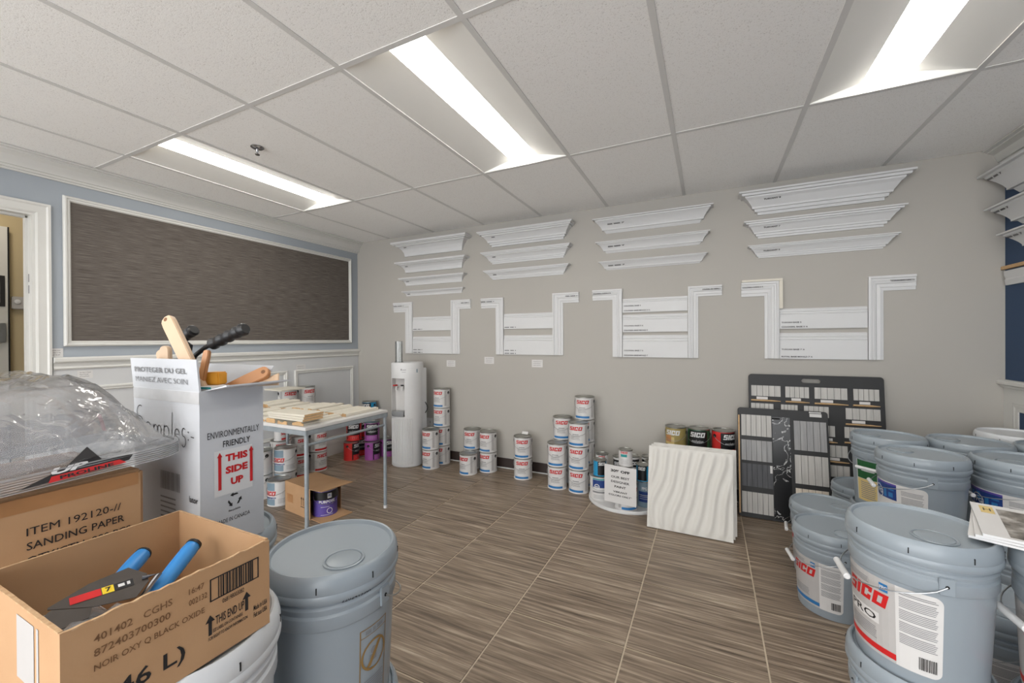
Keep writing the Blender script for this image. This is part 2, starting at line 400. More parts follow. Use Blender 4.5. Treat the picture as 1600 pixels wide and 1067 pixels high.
# left wall: chair rail, wainscot field, panel mouldings, base
RY0 = 1.05
trim(sweep_y([(0, 1.118), (.028, 1.118), (.034, 1.126), (.034, 1.142), (.026, 1.152), (0, 1.152)], XL, 1, RY0, YB - .001))
trim(sweep_y([(0, 1.072), (.012, 1.072), (.018, 1.082), (.01, 1.096), (.012, 1.118), (0, 1.118)], XL, 1, RY0, YB - .001))
trim(MB().box(XL, XL + .006, RY0, YB - .001, .2, 1.072), M_panel, smooth=0)
bp_ = [(0, 0), (.02, 0), (.02, .1), (.016, .115), (.018, .125), (.013, .14), (.013, .165), (.009, .18), (.012, .192), (.006, .206), (0, .206)]
struct(sweep_y(bp_, XL, 1, RY0, YB - .001).build('baseboard_left', M_trim))
def wall_frame(x, s, y0, y1, z0, z1, wd=.034, th=.016, m=M_trim):
    """picture-frame moulding, four mitred bars joined, on a wall x=const"""
    t = []
    for off, d in ((0, 0), (0, .55 * th), (.2 * wd, th), (.4 * wd, th), (.55 * wd, .6 * th), (.8 * wd, .75 * th), (wd, .35 * th), (wd, 0)):
        t.append([(x + s * d, y0 + off, z0 + off), (x + s * d, y1 - off, z0 + off), (x + s * d, y1 - off, z1 - off), (x + s * d, y0 + off, z1 - off)])
    return MB().loft(t, caps=False)
for y0, y1 in ((2.705, 3.447), (1.90, 2.63), (1.10, 1.825)):
    trim(wall_frame(XL + .006, 1, y0, y1, .30, .958, .036, .016))
# big grasscloth panel on the left wall
t = thing('wall_panel', 'wide dark woven wall panel in a white moulded frame on the left wall', 'wall panel', (XL, 2.27, 1.72))
L0 = (XL, 2.27, 1.72)
wall_frame(XL, 1, 1.098, 3.432, 1.221, 2.192, .036, .02).build('frame', M_trim, t).data.transform(Matrix.Translation([-c for c in L0]))
for y0, y1 in ((1.13, 2.355), (2.3555, 3.40)):
    MB().box(XL, XL + .006, y0, y1, 1.255, 2.158).build('fabric_sheet', M_fabric, t, smooth=0).data.transform(Matrix.Translation([-c for c in L0]))

# door opening with casing and jamb, hallway beyond
d1 = thing('door_1', None, None, (XL, .52, 0)); d1['kind'] = 'structure'
Ld = (XL, .52, 0)
def dpart(mb, name, m, **k):
    o = mb.build(name, m, d1, **k); o.data.transform(Matrix.Translation([-c for c in Ld])); return o
cas = MB()
W = .066
loops = []
for off, d in ((0, 0), (0, .016), (.012, .018), (.02, .012), (.045, .01), (.056, .012), (W, .008), (W, 0)):
    o = W - off
    loops.append([(XL + d, DY0 - o, 0), (XL + d, DY0 - o, DZ + o), (XL + d, DY1 + o, DZ + o), (XL + d, DY1 + o, 0)])
n = len(loops[0])
base = []
for L in loops: cas.v += L
for j in range(len(loops) - 1):
    for i in range(3): cas.f.append((j * 4 + i, j * 4 + i + 1, (j + 1) * 4 + i + 1, (j + 1) * 4 + i))
dpart(cas, 'casing', M_trim, smooth=25)
jb = MB().box(XL - .13, XL + .004, DY1 - .014, DY1, 0, DZ - .014).box(XL - .13, XL + .004, DY0, DY0 + .014, 0, DZ - .014).box(XL - .13, XL + .004, DY0, DY1, DZ - .014, DZ)
dpart(jb, 'jamb', M_trim, smooth=0)
dpart(MB().box(XL - .085, XL - .05, DY1 - .026, DY1 - .014, 0, DZ - .026).box(XL - .085, XL - .05, DY0 + .014, DY1 - .026, DZ - .026, DZ - .014), 'door_stop', M_trim, smooth=0)
for z in (1.55, 1.62): dpart(MB().box(XL - .046, XL - .036, DY1 - .016, DY1 - .0135, z, z + .05), 'strike_plate', M_chrome, smooth=0)
HX = -5.0
struct(MB().box(HX - .1, XL - .12, -.6, 2.2, -.06, 0).build('floor', M_grout, smooth=0))
struct(MB().box(HX - .1, HX, -.6, 2.2, 0, 2.6).build('wall_hall', M_beige, smooth=0))
struct(MB().box(HX, XL - .12, 2.2, 2.3, 0, 2.6).build('wall_hall_end', M_beige, smooth=0))
struct(MB().box(HX, XL - .12, -.7, -.6, 0, 2.6).build('wall_hall_near', M_beige, smooth=0))
struct(MB().box(HX - .1, XL - .12, -.7, 2.3, 2.6, 2.66).build('ceiling', M_grid, smooth=0))
t = thing('unseen_hall_light', 'unseen warm round lamp added to light the hallway beyond the doorway', 'light', (-4.4, .9, 2.6))  # lamp added out of sight to light the hallway warmly
MB().lathe([(0, 0), (.16, 0), (.16, -.02), (.15, -.03)], 28).build('base', M_white, t)
MB().lathe([(.15, -.02), (.14, -.06), (.08, -.085), (0, -.09)], 28).build('shade', M_hall, t)
t = thing('hall_door', 'white door leaf with a dark notice in the hallway', 'door', (HX + .002, .7, 0))
MB().box(0, .045, -.45, .46, .01, 2.155).build('leaf', M_trim, t, smooth=0, bevel=.003)
MB().box(.045, .048, .455, .464, .01, 2.155).build('edge_seal', M_dark, t, smooth=0)
MB().box(.045, .05, .3, .44, 1.53, 1.77).build('notice', M_ink, t, smooth=0)
MB().box(.05, .051, .325, .415, 1.56, 1.72).build('notice_print', M_greyink, t, smooth=0)
MB().box(.045, .07, .39, .44, 1.25, 1.4).build('lock_plate', M_wire, t, smooth=0, bevel=.004)
t = thing('thermostat', 'small square grey switch unit on the beige hallway wall', 'switch', (HX, 1.216, 1.565))
MB().box(0, .03, -.036, .036, -.05, .05).build('case', M_lgrey, t, smooth=0, bevel=.006)
MB().lathe([(0, 0), (.017, 0), (.017, .006), (0, .008)], 16).build('dial', M_white, t).matrix_local = Matrix.Translation((.03, -.008, .01)) @ Matrix.Rotation(PI / 2, 4, 'Y')
# wall cards with handwriting
def scribble(mb, fn, u0, u1, v, h, seed, n=5):
    r = random.Random(seed); u = u0
    while u < u1:
        wd = r.uniform(.004, .012)
        if u + wd > u1: break
        a = r.uniform(-.4, .4) * h
        mb.quad(fn(u, v + a), fn(u + wd, v - a), fn(u + wd, v - a + .0022), fn(u, v + a + .0022)); u += wd + r.uniform(.001, .004)
def card(fn, loc, wd, ht, label, seed):
    t = thing('price_card', label, 'card', loc, 0, 'handwritten price cards on the walls')
    f0 = fn
    mb = MB()
    for a in (0, .0012): pass
    mb.loft([[f0(0, 0, d), f0(wd, 0, d), f0(wd, ht, d), f0(0, ht, d)] for d in (.0002, .0014)]); mb.build('paper', M_paper, t, smooth=0)
    mb = MB()
    for k in range(3): scribble(mb, lambda u, v: f0(u, v, .0018), wd * .15, wd * .88, ht * (.75 - .25 * k), .005, seed + k)
    mb.build('handwriting', M_ink, t, smooth=0, normals=False)
onback = lambda u, v, d: (u, -d, v)
card(onback, (-2.47, YB, .974), .108, .066, 'small handwritten white card on wall, left of the three, beside the water cooler', 1)
card(onback, (-2.016, YB, 1.013), .108, .068, 'small handwritten white card on wall, middle and highest of the three', 2)
card(onback, (-1.504, YB, .991), .109, .07, 'small handwritten white card on wall, right of the three under the second sample frame', 3)
onleft = lambda u, v, d: (d, u, v)
card(onleft, (XL, 1.03, 1.153), .066, .056, 'tiny handwritten card beside the door casing above the chair rail', 4)
card(onleft, (XL + .006, 1.158, 1.008), .075, .052, 'tiny card taped on white wainscot behind the plastic trays', 5)
card(onleft, (XL + .006, 2.727, .935), .105, .075, 'white handwritten card on the wainscot above the stacked cans', 6)
# back wall base and low strip
struct(MB().box(XL + .02, XR - .02, YB - .008, YB, .012, .1).build('baseboard_back', M_base, smooth=0, bevel=.002))
MB_ = MB().tube([(-2.45, YB - .012, .008), (-1.9, YB - .014, .008), (-1.2, YB - .012, .008), (-.9, YB - .014, .008)], .006, 6)
tag(MB_.build('cable', M_white), 'thin white cable along the foot of the back wall', 'cable')
# right wall wainscot
trim(sweep_y([(0, .945), (.02, .945), (.026, .958), (.04, .966), (.04, .984), (.03, .992), (0, .992)], XR, -1, -.2, YB - .001))
trim(MB().box(XR - .008, XR, -.2, YB - .001, .86, .945).box(XR - .008, XR, YB - .075, YB - .001, .2, .86).box(XR - .008, XR, -.2, YB - .001, 0, .2), smooth=0)
trim(wall_frame(XR, -1, 2.3, YB - .075, .2, .862, .05, .011))
# outlet behind cooler
t = thing('wall_outlet', 'white wall outlet low on the wall beside the water cooler', 'outlet', (-2.69, YB, .36))
MB().box(-.04, .04, -.007, 0, -.06, .06).build('plate', M_white, t, smooth=0, bevel=.002)
for z in (-.026, .02): MB().box(-.016, .016, -.009, -.007, z - .014, z + .014).build('socket', M_paper, t, smooth=0)
MB().box(-.018, .018, -.03, -.009, .008, .034).build('plug', M_white, t, smooth=0, bevel=.004)

# ------------------------------------------------------------------ moulding samples on the back wall
def U_loops(prof, x0, x1):
    return [[(x0 - d, 0, z), (x0 - d, -d, z), (x1 + d, -d, z), (x1 + d, 0, z)] for d, z in prof]
PROFS = {
 'cove': [(0, 0), (.15, 0), (.15, .04), (.2, .26), (.33, .48), (.54, .66), (.7, .72), (.7, .79), (.9, .79), (.9, .84), (1, .86), (1, 1), (0, 1)],
 'double': [(0, 0), (.1, 0), (.1, .14), (.22, .14), (.22, .27), (.34, .27), (.36, .36), (.46, .5), (.6, .64), (.7, .7), (.7, .78), (.84, .78), (.84, .87), (.95, .87), (.95, .93), (1, .93), (1, 1), (0, 1)],
 'simple': [(0, 0), (.06, 0), (.2, .2), (.34, .2), (.34, .28), (.42, .42), (.56, .6), (.76, .8), (.82, .84), (.82, .92), (1, .92), (1, 1), (0, 1)],
 'ogee': [(0, 0), (.1, 0), (.1, .13), (.22, .13), (.24, .27), (.35, .27), (.37, .36), (.48, .5), (.58, .64), (.7, .74), (.72, .81), (.86, .81), (.88, .91), (1, .92), (1, 1), (0, 1)]}
def crown_sample(x0, x1, zb, p, h, style, label, group, text=None, marks=False):
    prof = [(a * p, b * h) for a, b in PROFS[style]]
    t = thing('crown_moulding', label, 'moulding', ((x0 + x1) / 2, YB, zb), 0, group)
    hw = (x1 - x0) / 2
    mb = MB(); loops = U_loops(prof, -hw, hw); n = 4
    for L in loops: mb.v += L
    for j in range(len(loops) - 1):
        for i in range(3): mb.f.append((j * n + i, j * n + i + 1, (j + 1) * n + i + 1, (j + 1) * n + i))
    mb.build('moulding', M_mould, t, smooth=14)
    # print lies on the cove near the left end
    d0, z0, d1_, z1 = .36 * p, .38 * h, .68 * p, .70 * h
    nx = Vector((0, -(d1_ - d0), z1 - z0)).normalized()
    nn = Vector((0, -(z1 - z0), -(d1_ - d0))).normalized()
    org = Vector((-hw + .02, -d1_, z1)) - nx * .022 + nn * .006
    fn = lambda u, v: tuple(org + Vector((u, 0, 0)) + nx * v)
    mb = MB()
    if text: mb.text(text, fn, 0, len(text) * .0115, 0, .012, .03)
    else: mb.text('IIIII', fn, 0, .035, 0, .009, .05)
    mb.build('print', M_ink, t, smooth=0, normals=False)
place = {'A': 'nearest the left corner', 'B': 'in the second group from the left', 'C': 'in the third group from the left', 'D': 'in the rightmost group'}
CR = {'A': ('cove', -2.985, -2.282, [(2.166, .126, .142), (1.988, .098, .108), (1.847, .071, .08), (1.733, .046, .052)], [None] * 4),
      'B': ('double', -1.909, -1.193, [(2.16, .122, .136), (1.992, .096, .107), (1.839, .078, .085)], [None] * 3),
      'C': ('simple', -.793, -.07, [(2.16, .103, .114), (1.99, .081, .09), (1.844, .063, .07)], ['IIII IIIII 7'] * 3),
      'D': ('ogee', .338, 1.038, [(2.163, .137, .153), (1.99, .104, .116), (1.844, .078, .087)], ['TUSCANY 8', 'TUSCANY 7', 'TUSCANY 5'])}
for g, (st, x0, x1, rows, tx) in CR.items():
    names = ['top and largest', 'second from top', 'third from top', 'lowest and smallest'] if len(rows) == 4 else ['top and largest', 'middle', 'lowest and smallest']
    for k, (zb, p, h) in enumerate(rows):
        crown_sample(x0, x1, zb, p, h, st, 'white crown moulding sample, %s %s' % (names[k], place[g]), 'crown moulding samples on the back wall', tx[k])

def casing(xa, xb, zt, zi, zbot, xin, side, label, text, marks=None):
    """xa = free end of the header, xb = outer edge of the leg, zt top, w width"""
    w_ = zt - zi
    t = thing('casing_sample', label, 'moulding', ((xa + xb) / 2, YB, zbot), 0, 'door casing samples on the back wall')
    cx, cz = (xa + xb) / 2, zbot
    prof = [(0, 0), (0, .022), (.1, .024), (.16, .024), (.18, .017), (.3, .016), (.36, .02), (.5, .017), (.55, .012), (.68, .014), (.78, .015), (.8, .01), (1, .008), (1, 0)]
    s = 1 if xb > xa else -1
    wl = abs(xb - xin)
    hd = MB(); lg = MB(); lh = []; ll = []
    A = []; B = []; Cc = []
    for o, d in prof:
        A.append((xa - cx, -d, zt - o * w_ - cz)); B.append((xb - s * o * wl - cx, -d, zt - o * w_ - cz)); Cc.append((xb - s * o * wl - cx, -d, 0))
    hd.loft([A, B]); lg.loft([B, Cc])
    hd.build('header', M_mould, t, smooth=25); lg.build('leg', M_mould, t, smooth=25)
    u0 = min(xa, xin) + .008 if s > 0 else xin + .03
    u1 = max(xa, xin) - .012
    if s > 0: u1 = xin - .01
    mb = MB(); fn = lambda u, v: (u - cx, -.0245, v - cz)
    vv = zt - .36 * w_
    if text: mb.text(text, fn, u0, u1, vv - .006, vv + .005, .03)
    else: mb.text('IIIII IIIIII I', fn, u0, u1, vv - .004, vv + .004, .04)
    mb.build('print', M_ink, t, smooth=0, normals=False)
def base_sample(x0, x1, zb, zt, label, lines):
    h = zt - zb; cx = (x0 + x1) / 2
    t = thing('baseboard_sample', label, 'moulding', (cx, YB, zb), 0, 'baseboard samples on the back wall')
    prof = [(0, 0), (.014, 0), (.015, .60 * h), (.015, .70 * h), (.009, .715 * h), (.009, .735 * h), (.013, .75 * h), (.012, .82 * h), (.006, .845 * h), (.006, .86 * h), (.01, .87 * h), (.0095, .95 * h), (.004, .97 * h), (.004, h), (0, h)]
    MB().loft([[(x, -d, z) for d, z in prof] for x in (x0 - cx + .001, x1 - cx - .001)]).build('board', M_mould, t, smooth=25)
    mb = MB(); fn = lambda u, v: (u - cx, -.0156, v)
    for tx, v in lines:
        mb = MB()
        if tx: mb.text(tx, fn, x0 + .012, x0 + .012 + len(tx) * .0092, v, v + .011, .03)
        else: mb.text('IIIII IIII I', fn, x0 + .012, x0 + .13, v, v + .008, .04)
        mb.build('print', M_ink, t, smooth=0, normals=False)
H = 'white door casing sample, '
B_ = 'white baseboard sample, '
casing(-3.172, -2.908, 1.666, 1.561, 1.108, -3.012, 1, H + 'left arm of the frame nearest the left corner', None)
casing(-2.168, -2.403, 1.661, 1.567, 1.108, -2.304, -1, H + 'right arm of the frame nearest the left corner', None)
base_sample(-2.907, -2.404, 1.353, 1.5, B_ + 'upper board in the frame nearest the left corner', [(None, .012)])
base_sample(-2.907, -2.404, 1.108, 1.289, B_ + 'lower board in the frame nearest the left corner', [(None, .036), (None, .008)])
casing(-2.046, -1.796, 1.66, 1.563, 1.107, -1.884, 1, H + 'left arm of the second frame from the left', None)
casing(-1.043, -1.29, 1.671, 1.58, 1.107, -1.192, -1, H + 'right arm of the second frame from the left', None)
base_sample(-1.794, -1.291, 1.354, 1.5, B_ + 'upper board in the second frame from the left', [(None, .012)])
base_sample(-1.794, -1.291, 1.107, 1.292, B_ + 'lower board in the second frame from the left', [(None, .036), (None, .008)])
casing(-.919, -.664, 1.677, 1.588, 1.098, -.747, 1, H + 'left arm of the third frame, the one with three boards', 'COLONIAL CASING 2 ¾')
casing(.09, -.15, 1.663, 1.583, 1.098, -.077, -1, H + 'right arm of the third frame, the one with three boards', 'COLONIAL 356 CASING 3')
base_sample(-.662, -.152, 1.474, 1.591, B_ + 'top of the three boards in the third frame', [('COLONIAL BASE 3', .05), ('COLONIAL BASE MOULD 3 ½', .01)])
base_sample(-.662, -.152, 1.308, 1.454, B_ + 'middle of the three boards in the third frame', [('COLONIAL BASE 5 ¼', .048), ('COLONIAL BASE MOULD 5', .01)])
base_sample(-.662, -.152, 1.098, 1.282, B_ + 'bottom of the three boards in the third frame', [('COLONIAL BASE 7 ¼', .05), ('COLONIAL BASE MOULD 7', .01)])
casing(.219, .459, 1.668, 1.563, 1.101, .369, 1, H + 'left arm of the rightmost frame', 'COLONIAL CASING 2 ½')
casing(1.209, .966, 1.661, 1.563, 1.101, 1.047, -1, H + 'right arm of the rightmost frame', 'TUSCAN BACKBAND CASING 3 ½')
base_sample(.461, .963, 1.318, 1.463, B_ + 'upper board in the rightmost frame', [('TUSCAN BASE 5', .04), ('COLONIAL BASE 5 ¼', .008)])
base_sample(.461, .963, 1.101, 1.287, B_ + 'lower board in the rightmost frame', [('TUSCAN BASE 7 ¼', .062), ('ROYAL BASE MOULD 7 ¼', .01)])
t = thing('backband_strip', 'thin bare cream backband strip around the corner of the rightmost casing', 'moulding', (.35, YB, 1.6))
MB().box(-.127, .131, -.03, 0, .069, .085).build('header', M_cream, t, smooth=0, bevel=.002)
MB().box(.1095, .131, -.03, 0, -.135, .0685).build('leg', M_cream, t, smooth=0, bevel=.002)

# ------------------------------------------------------------------ samples on the right wall
def right_crown(y1, zt, p, h, label):
    """top front corner reaches y1+... ; moulding runs toward the viewer"""
    prof = [(a * p, b * h) for a, b in PROFS['simple']]
    y0 = 1.6; ye = y1 - p
    t = thing('crown_moulding', label, 'moulding', (XR, (y0 + ye) / 2, zt - h), 0, 'crown moulding samples on the right wall')
    c = (y0 + ye) / 2; n = 4; mb = MB()
    for d, z in prof: mb.v += [(0, ye + d - c, z), (-d, ye + d - c, z), (-d, y0 - d - c, z), (0, y0 - d - c, z)]
    for j in range(len(prof) - 1):
        for i in range(3): mb.f.append((j * n + i, j * n + i + 1, (j + 1) * n + i + 1, (j + 1) * n + i))
    mb.build('moulding', M_mould, t, smooth=14)
    d0, z0, d1_, z1 = .42 * p, .44 * h, .84 * p, .92 * h
    nx = Vector((-(d1_ - d0), 0, z1 - z0)).normalized(); nn = Vector((-(z1 - z0), 0, -(d1_ - d0))).normalized()
    org = Vector((-d1_, ye + .82 * p - c - .01, z1)) - nx * .03 + nn * .004
    MB().text('IIIII IIII 7', lambda u, v: tuple(org - Vector((0, u, 0)) + nx * v), 0, .13, 0, .012, .03).build('print', M_ink, t, smooth=0, normals=False)
right_crown(3.512, 2.232, .132, .15, 'white crown moulding sample, top one on the navy right wall')
right_crown(3.475, 2.02, .118, .125, 'white crown moulding sample, middle one on the navy right wall')
right_crown(3.38, 1.848, .108, .11, 'white crown moulding sample, lowest one on the navy right wall')
t = thing('casing_sample', 'white casing strip under a bare wood strip at the right edge', 'moulding', (XR, 3.2, 1.56))
MB().loft([[(-d, y, z) for d, z in ((0, 0), (.012, 0), (.016, .03), (.012, .04), (.018, .06), (.02, .085), (0, .085))] for y in (-.5, .305)]).build('moulding', M_mould, t, smooth=25)
tag(MB().box(XR - .022, XR, 2.7, 3.528, 1.656, 1.676).build('wood_strip', M_mdf, loc=(XR, 3.1, 1.66), smooth=0, bevel=.001), 'bare wood strip lying above the white casing at the right edge', 'strip')

# ------------------------------------------------------------------ paint cans
def circ(R, off=.0006):
    return lambda a, z: ((R + off) * math.cos(a), (R + off) * math.sin(a), z)
def patch(mb, fn, a0, a1, z0, z1, n=10, cr=0.0, side='r', R=1, taper=None):
    """curved rectangle; cr = corner radius in radians on one or both sides"""
    cols = [a0 + (a1 - a0) * i / n for i in range(n + 1)]
    if cr:
        ex = [a1 - cr * (1 - math.cos(k * PI / 10)) * 1.0 for k in range(0, 6)]
        cols = sorted(set([c for c in cols if c < a1 - cr] + [a1 - cr + cr * math.sin(k * PI / 12) for k in range(0, 7)]))
    def dz(a):
        if not cr or a <= a1 - cr: return 0
        q = (a - (a1 - cr)) / cr; return cr * R * (1 - math.sqrt(max(0, 1 - q * q)))
    base = len(mb.v)
    for a in cols:
        d = dz(a); mb.v += [fn(a, z0 + d), fn(a, z1 - d)]
    for i in range(len(cols) - 1): mb.f.append((base + 2 * i, base + 2 * i + 2, base + 2 * i + 3, base + 2 * i + 1))
    return mb
def ctext(mb, s, fn, a0, a1, z0, z1, bold=.02, shear=0):
    """text wrapped on a cylinder, cut into narrow columns so it hugs the curve"""
    vs, fs = text_geo(s, bold, shear)
    bm = bmesh.new(); bv = [bm.verts.new((x, y, 0)) for x, y in vs]
    for f in fs:
        try: bm.faces.new([bv[i] for i in f])
        except ValueError: pass
    k = max(2, int(abs(a1 - a0) / .1))
    for i in range(1, k):
        bmesh.ops.bisect_plane(bm, geom=bm.verts[:] + bm.edges[:] + bm.faces[:], plane_co=(i / k, 0, 0), plane_no=(1, 0, 0))
    bm.verts.index_update()
    mb.add([fn(a0 + v.co.x * (a1 - a0), z0 + v.co.y * (z1 - z0)) for v in bm.verts], [tuple(v.index for v in f.verts) for f in bm.faces]); bm.free()

def base_can(name, R, Hh, body_m, decals, bail=True, lid_m=None, ears=True):
    """front of the can faces local +X"""
    t = thing(name, None, None)
    k = Hh / .19; q = R / .0825
    b = MB().lathe([(0, .004), (R - .003, .004), (R - .003, 0), (R + .001, 0), (R + .0012, .004), (R - .001, .007), (R - .001, Hh - .009)], 36)
    body = b.build('body', body_m, t)
    MB().lathe([(R - .001, Hh - .0095), (R + .0014, Hh - .008), (R + .0016, Hh - .001), (R - .001, Hh), (R - .007, Hh - .0015), (R - .0085, Hh - .006)], 36).build('rim', lid_m or M_tin, t)
    MB().lathe([(R - .008, Hh - .006), (R - .012, Hh - .004), (R - .016, Hh - .007), (R - .022, Hh - .0055), (0, Hh - .005)], 36).build('lid', lid_m or M_tin, t)
    if ears:
        for s in (-1, 1):
            e = MB().lathe([(0, 0), (.0145 * q, 0), (.0145 * q, .002), (.009 * q, .0035), (0, .003)], 16)
            o = e.build('ear', M_black if body_m is not M_tin else M_tin, t)
            o.matrix_local = Matrix.Translation((0, s * (R - .0012), Hh * .78)) @ Matrix.Rotation(-s * PI / 2, 4, 'X')
    if bail:
        pts = []
        for i in range(15):
            a = -PI / 2 + PI * i / 14; sn = math.sin(PI * i / 14)
            pts.append(((R + .0045) * math.cos(a), (R + .0045) * math.sin(a), Hh * .78 - .062 * k * sn ** .8))
        MB().tube(pts, .0013, 5).build('bail', M_wire, t)
    for nm, m, items, off in decals:
        mb = MB(); fn = circ(R - .001, off)
        for it in items:
            if it[0] == 'p': patch(mb, fn, it[1], it[2], it[3] * Hh, it[4] * Hh, max(4, int(abs(it[2] - it[1]) / .12)))
            elif it[0] == 't': ctext(mb, it[1], fn, it[2], it[3], it[4] * Hh, it[5] * Hh, it[6] if len(it) > 6 else .03, it[7] if len(it) > 7 else 0)
            elif it[0] == 'l':
                for i in range(it[5]):
                    z = it[3] + (it[4] - it[3]) * (i + .5) / it[5]
                    patch(mb, fn, it[1], it[2] - (i % 3) * .05, z * Hh, (z + .012) * Hh, 5)
            elif it[0] == 'c':   # ring / disc emblem
                n = 20; r1, r0 = it[4], it[5]
                base = len(mb.v)
                for i in range(n):
                    an = 2 * PI * i / n
                    for r in (r0, r1): mb.v.append(fn(it[2] + r * math.cos(an) / R, it[3] * Hh + r * math.sin(an)))
                for i in range(n):
                    j = (i + 1) % n; mb.f.append((base + 2 * i, base + 2 * i + 1, base + 2 * j + 1, base + 2 * j))
        oo = mb.build(nm, m, body, smooth=0, normals=False)
        if nm == 'fine_print': oo['kind'] = 'stuff'
    return t
SICO = ('t', 'SICO', -.72, .72, .69, .85, .035, .28)
def std(band_m):
    return [('brand_lettering', M_red, [SICO], .0008), ('fine_print', M_greyink, [('t', 'IIIIII', -.32, .3, .5, .54, .05), ('l', -.5, .45, .28, .44, 4)], .0008),
            ('colour_band', band_m, [('p', -.9, .75, .055, .15)], .0007), ('swoosh', M_lgrey, [('p', -1.2, -.95, .1, .9), ('p', .98, 1.25, .1, .9)], .0006)]
PROTO = {}
PROTO['blue'] = lambda: base_can('paint_can', .0825, .19, M_paper, std(M_bluep))
PROTO['red'] = lambda: base_can('paint_can', .0825, .19, M_paper, std(M_red))
PROTO['redtall'] = lambda: base_can('paint_can', .0825, .20, M_paper, std(M_red))
PROTO['slate'] = lambda: base_can('paint_can', .0825, .19, M_paper, [('label_panel', M_slate, [('p', -1.0, .2, .62, .93), ('p', -1.0, .2, .05, .3)], .0006),
    ('brand_lettering', M_red, [('t', 'SICO', -.95, .3, .42, .6, .035, .28)], .0009), ('lettering', M_navyp, [('t', 'maintenance', -.95, .3, .31, .39, .03)], .0009),
    ('fine_print', M_greyink, [('l', .45, 1.3, .1, .3, 4)], .0008)])
def evo(cm, dark=M_black, brand=M_white):
    return lambda: base_can('paint_can', .077, .19, cm, [('label_panel', dark, [('p', -.95, .95, .02, .93)], .0006), ('colour_panel', cm, [('p', -.8, .8, .02, .3)], .0009),
        ('brand_lettering', brand, [('t', 'SICO', -.74, .74, .68, .87, .035, .28)], .0011), ('lettering', brand, [('t', 'evolution', -.55, .55, .47, .58, .0), ('l', -.6, .6, .08, .24, 2)], .0012)])
PROTO['evored'] = evo(M_evored); PROTO['evopurple'] = evo(M_purple); PROTO['evogreen'] = evo(M_green); PROTO['evoblue'] = evo(M_evoblue)
PROTO['evogold'] = lambda: base_can('paint_can', .077, .19, M_gold, [('label_panel', M_ltan, [('p', -.9, .1, .3, .6)], .0006), ('picture', M_wood2, [('p', -.85, -.2, .4, .66)], .0008),
    ('brand_lettering', M_white, [('t', 'SICO', -.8, .66, .68, .87, .035, .28)], .001), ('lettering', M_black, [('p', -.9, -.05, .05, .3)], .0008)])
PROTO['ppgwhite'] = lambda: base_can('paint_can', .0825, .19, M_paper, [('colour_panel', M_navyp, [('p', -.8, .7, .55, .85)], .0006), ('stripe', M_teal, [('p', -.8, .7, .86, .91)], .0006),
    ('emblem', M_white, [('c', 0, -.35, .58, .022, .017), ('t', 'PPG', -.52, -.18, .54, .62, .03)], .0009), ('fine_print', M_greyink, [('p', -.8, .5, .34, .4), ('l', -.7, .3, .1, .26, 3)], .0008)])
PROTO['greyblue'] = lambda: base_can('paint_can', .0825, .19, M_slate, [('label_panel', M_navyp, [('p', -.5, .5, .2, .6)], .0006), ('lettering', M_white, [('t', 'PPG', -.2, .25, .66, .78, .03), ('l', -.4, .4, .28, .5, 3)], .0009)])
PROTO['quartwhite'] = lambda: base_can('small_paint_can', .05, .12, M_paper, [('label_panel', M_teal, [('p', -.55, .4, .58, .74)], .0006), ('brand_lettering', M_red, [('t', 'SICO', -.6, .5, .78, .9, .03, .28)], .0008), ('fine_print', M_greyink, [('l', -.6, .6, .15, .45, 4)], .0007)], bail=False, ears=False, lid_m=None)
PROTO['quartblue'] = lambda: base_can('small_paint_can', .05, .12, M_evoblue, [('label_panel', M_black, [('p', -.2, 1.2, .05, .93)], .0006), ('brand_lettering', M_white, [('t', 'SICO', -.1, 1.0, .68, .87, .03, .28)], .0009)], bail=False, ears=False)
PROTO['quartdark'] = lambda: base_can('small_paint_can', .05, .12, M_paper, [('label_panel', M_black, [('p', -1.2, 1.2, .3, .8)], .0006), ('brand_lettering', M_white, [('t', 'SICO', -.8, .6, .45, .66, .03, .28)], .0009)], bail=False, ears=False)
PROTO['quartred'] = lambda: base_can('small_paint_can', .05, .125, M_paper, [('brand_lettering', M_red, [('t', 'SICO', -.4, .9, .4, .6, .03, .28)], .0008), ('colour_band', M_red, [('p', -.3, 1.0, .05, .18)], .0007)], bail=False)
PROTO['purpleppg'] = lambda: base_can('paint_can', .0825, .185, M_ppurple, [('label_panel', M_black, [('p', -1.3, 1.3, .62, .93)], .0006), ('emblem', M_paper, [('p', -.05, .3, .68, .86)], .0008),
    ('emblem_lettering', M_navyp, [('t', 'PPG', 0, .25, .72, .83, .03)], .001), ('lettering', M_white, [('t', 'PURPOSE', -.75, .6, .5, .61, .04), ('l', -.2, .45, .41, .47, 1), ('l', -.6, .1, .33, .38, 1), ('c', 0, .12, .2, .02, .016), ('l', -.6, .4, .02, .08, 1)], .001)])
USED = {}
def can(kind, x, y, z, delta, label, group=None):
    th = math.atan2(-y, -x) + math.radians(delta)
    if kind not in USED: t = USED[kind] = PROTO[kind](); 
    else: t = copy_tree(USED[kind])
    t.location = (x, y, z); t.rotation_euler = (0, 0, th)
    for k in ('label', 'category', 'group'):
        if k in t: del t[k]
    tag(t, label, 'paint can', group); return t
GB = 'white paint cans stacked along the back wall'
lev4 = ['bottom can', 'second can from the floor', 'third can from the floor', 'top can']
W_ = 'white blue-banded can, '
for k in range(4): can('blue', -2.463, 3.433, .19 * k, -38, W_ + lev4[k] + ' of the tall stack beside the water cooler', GB)
for k in range(2): can('blue', -2.472, 3.257, .19 * k, -46, W_ + ('lower', 'upper')[k] + ' of two in front of the tall stack by the cooler', GB)
can('blue', -2.045, 3.267, 0, -44, W_ + 'single one on the floor in front of a pair', GB)
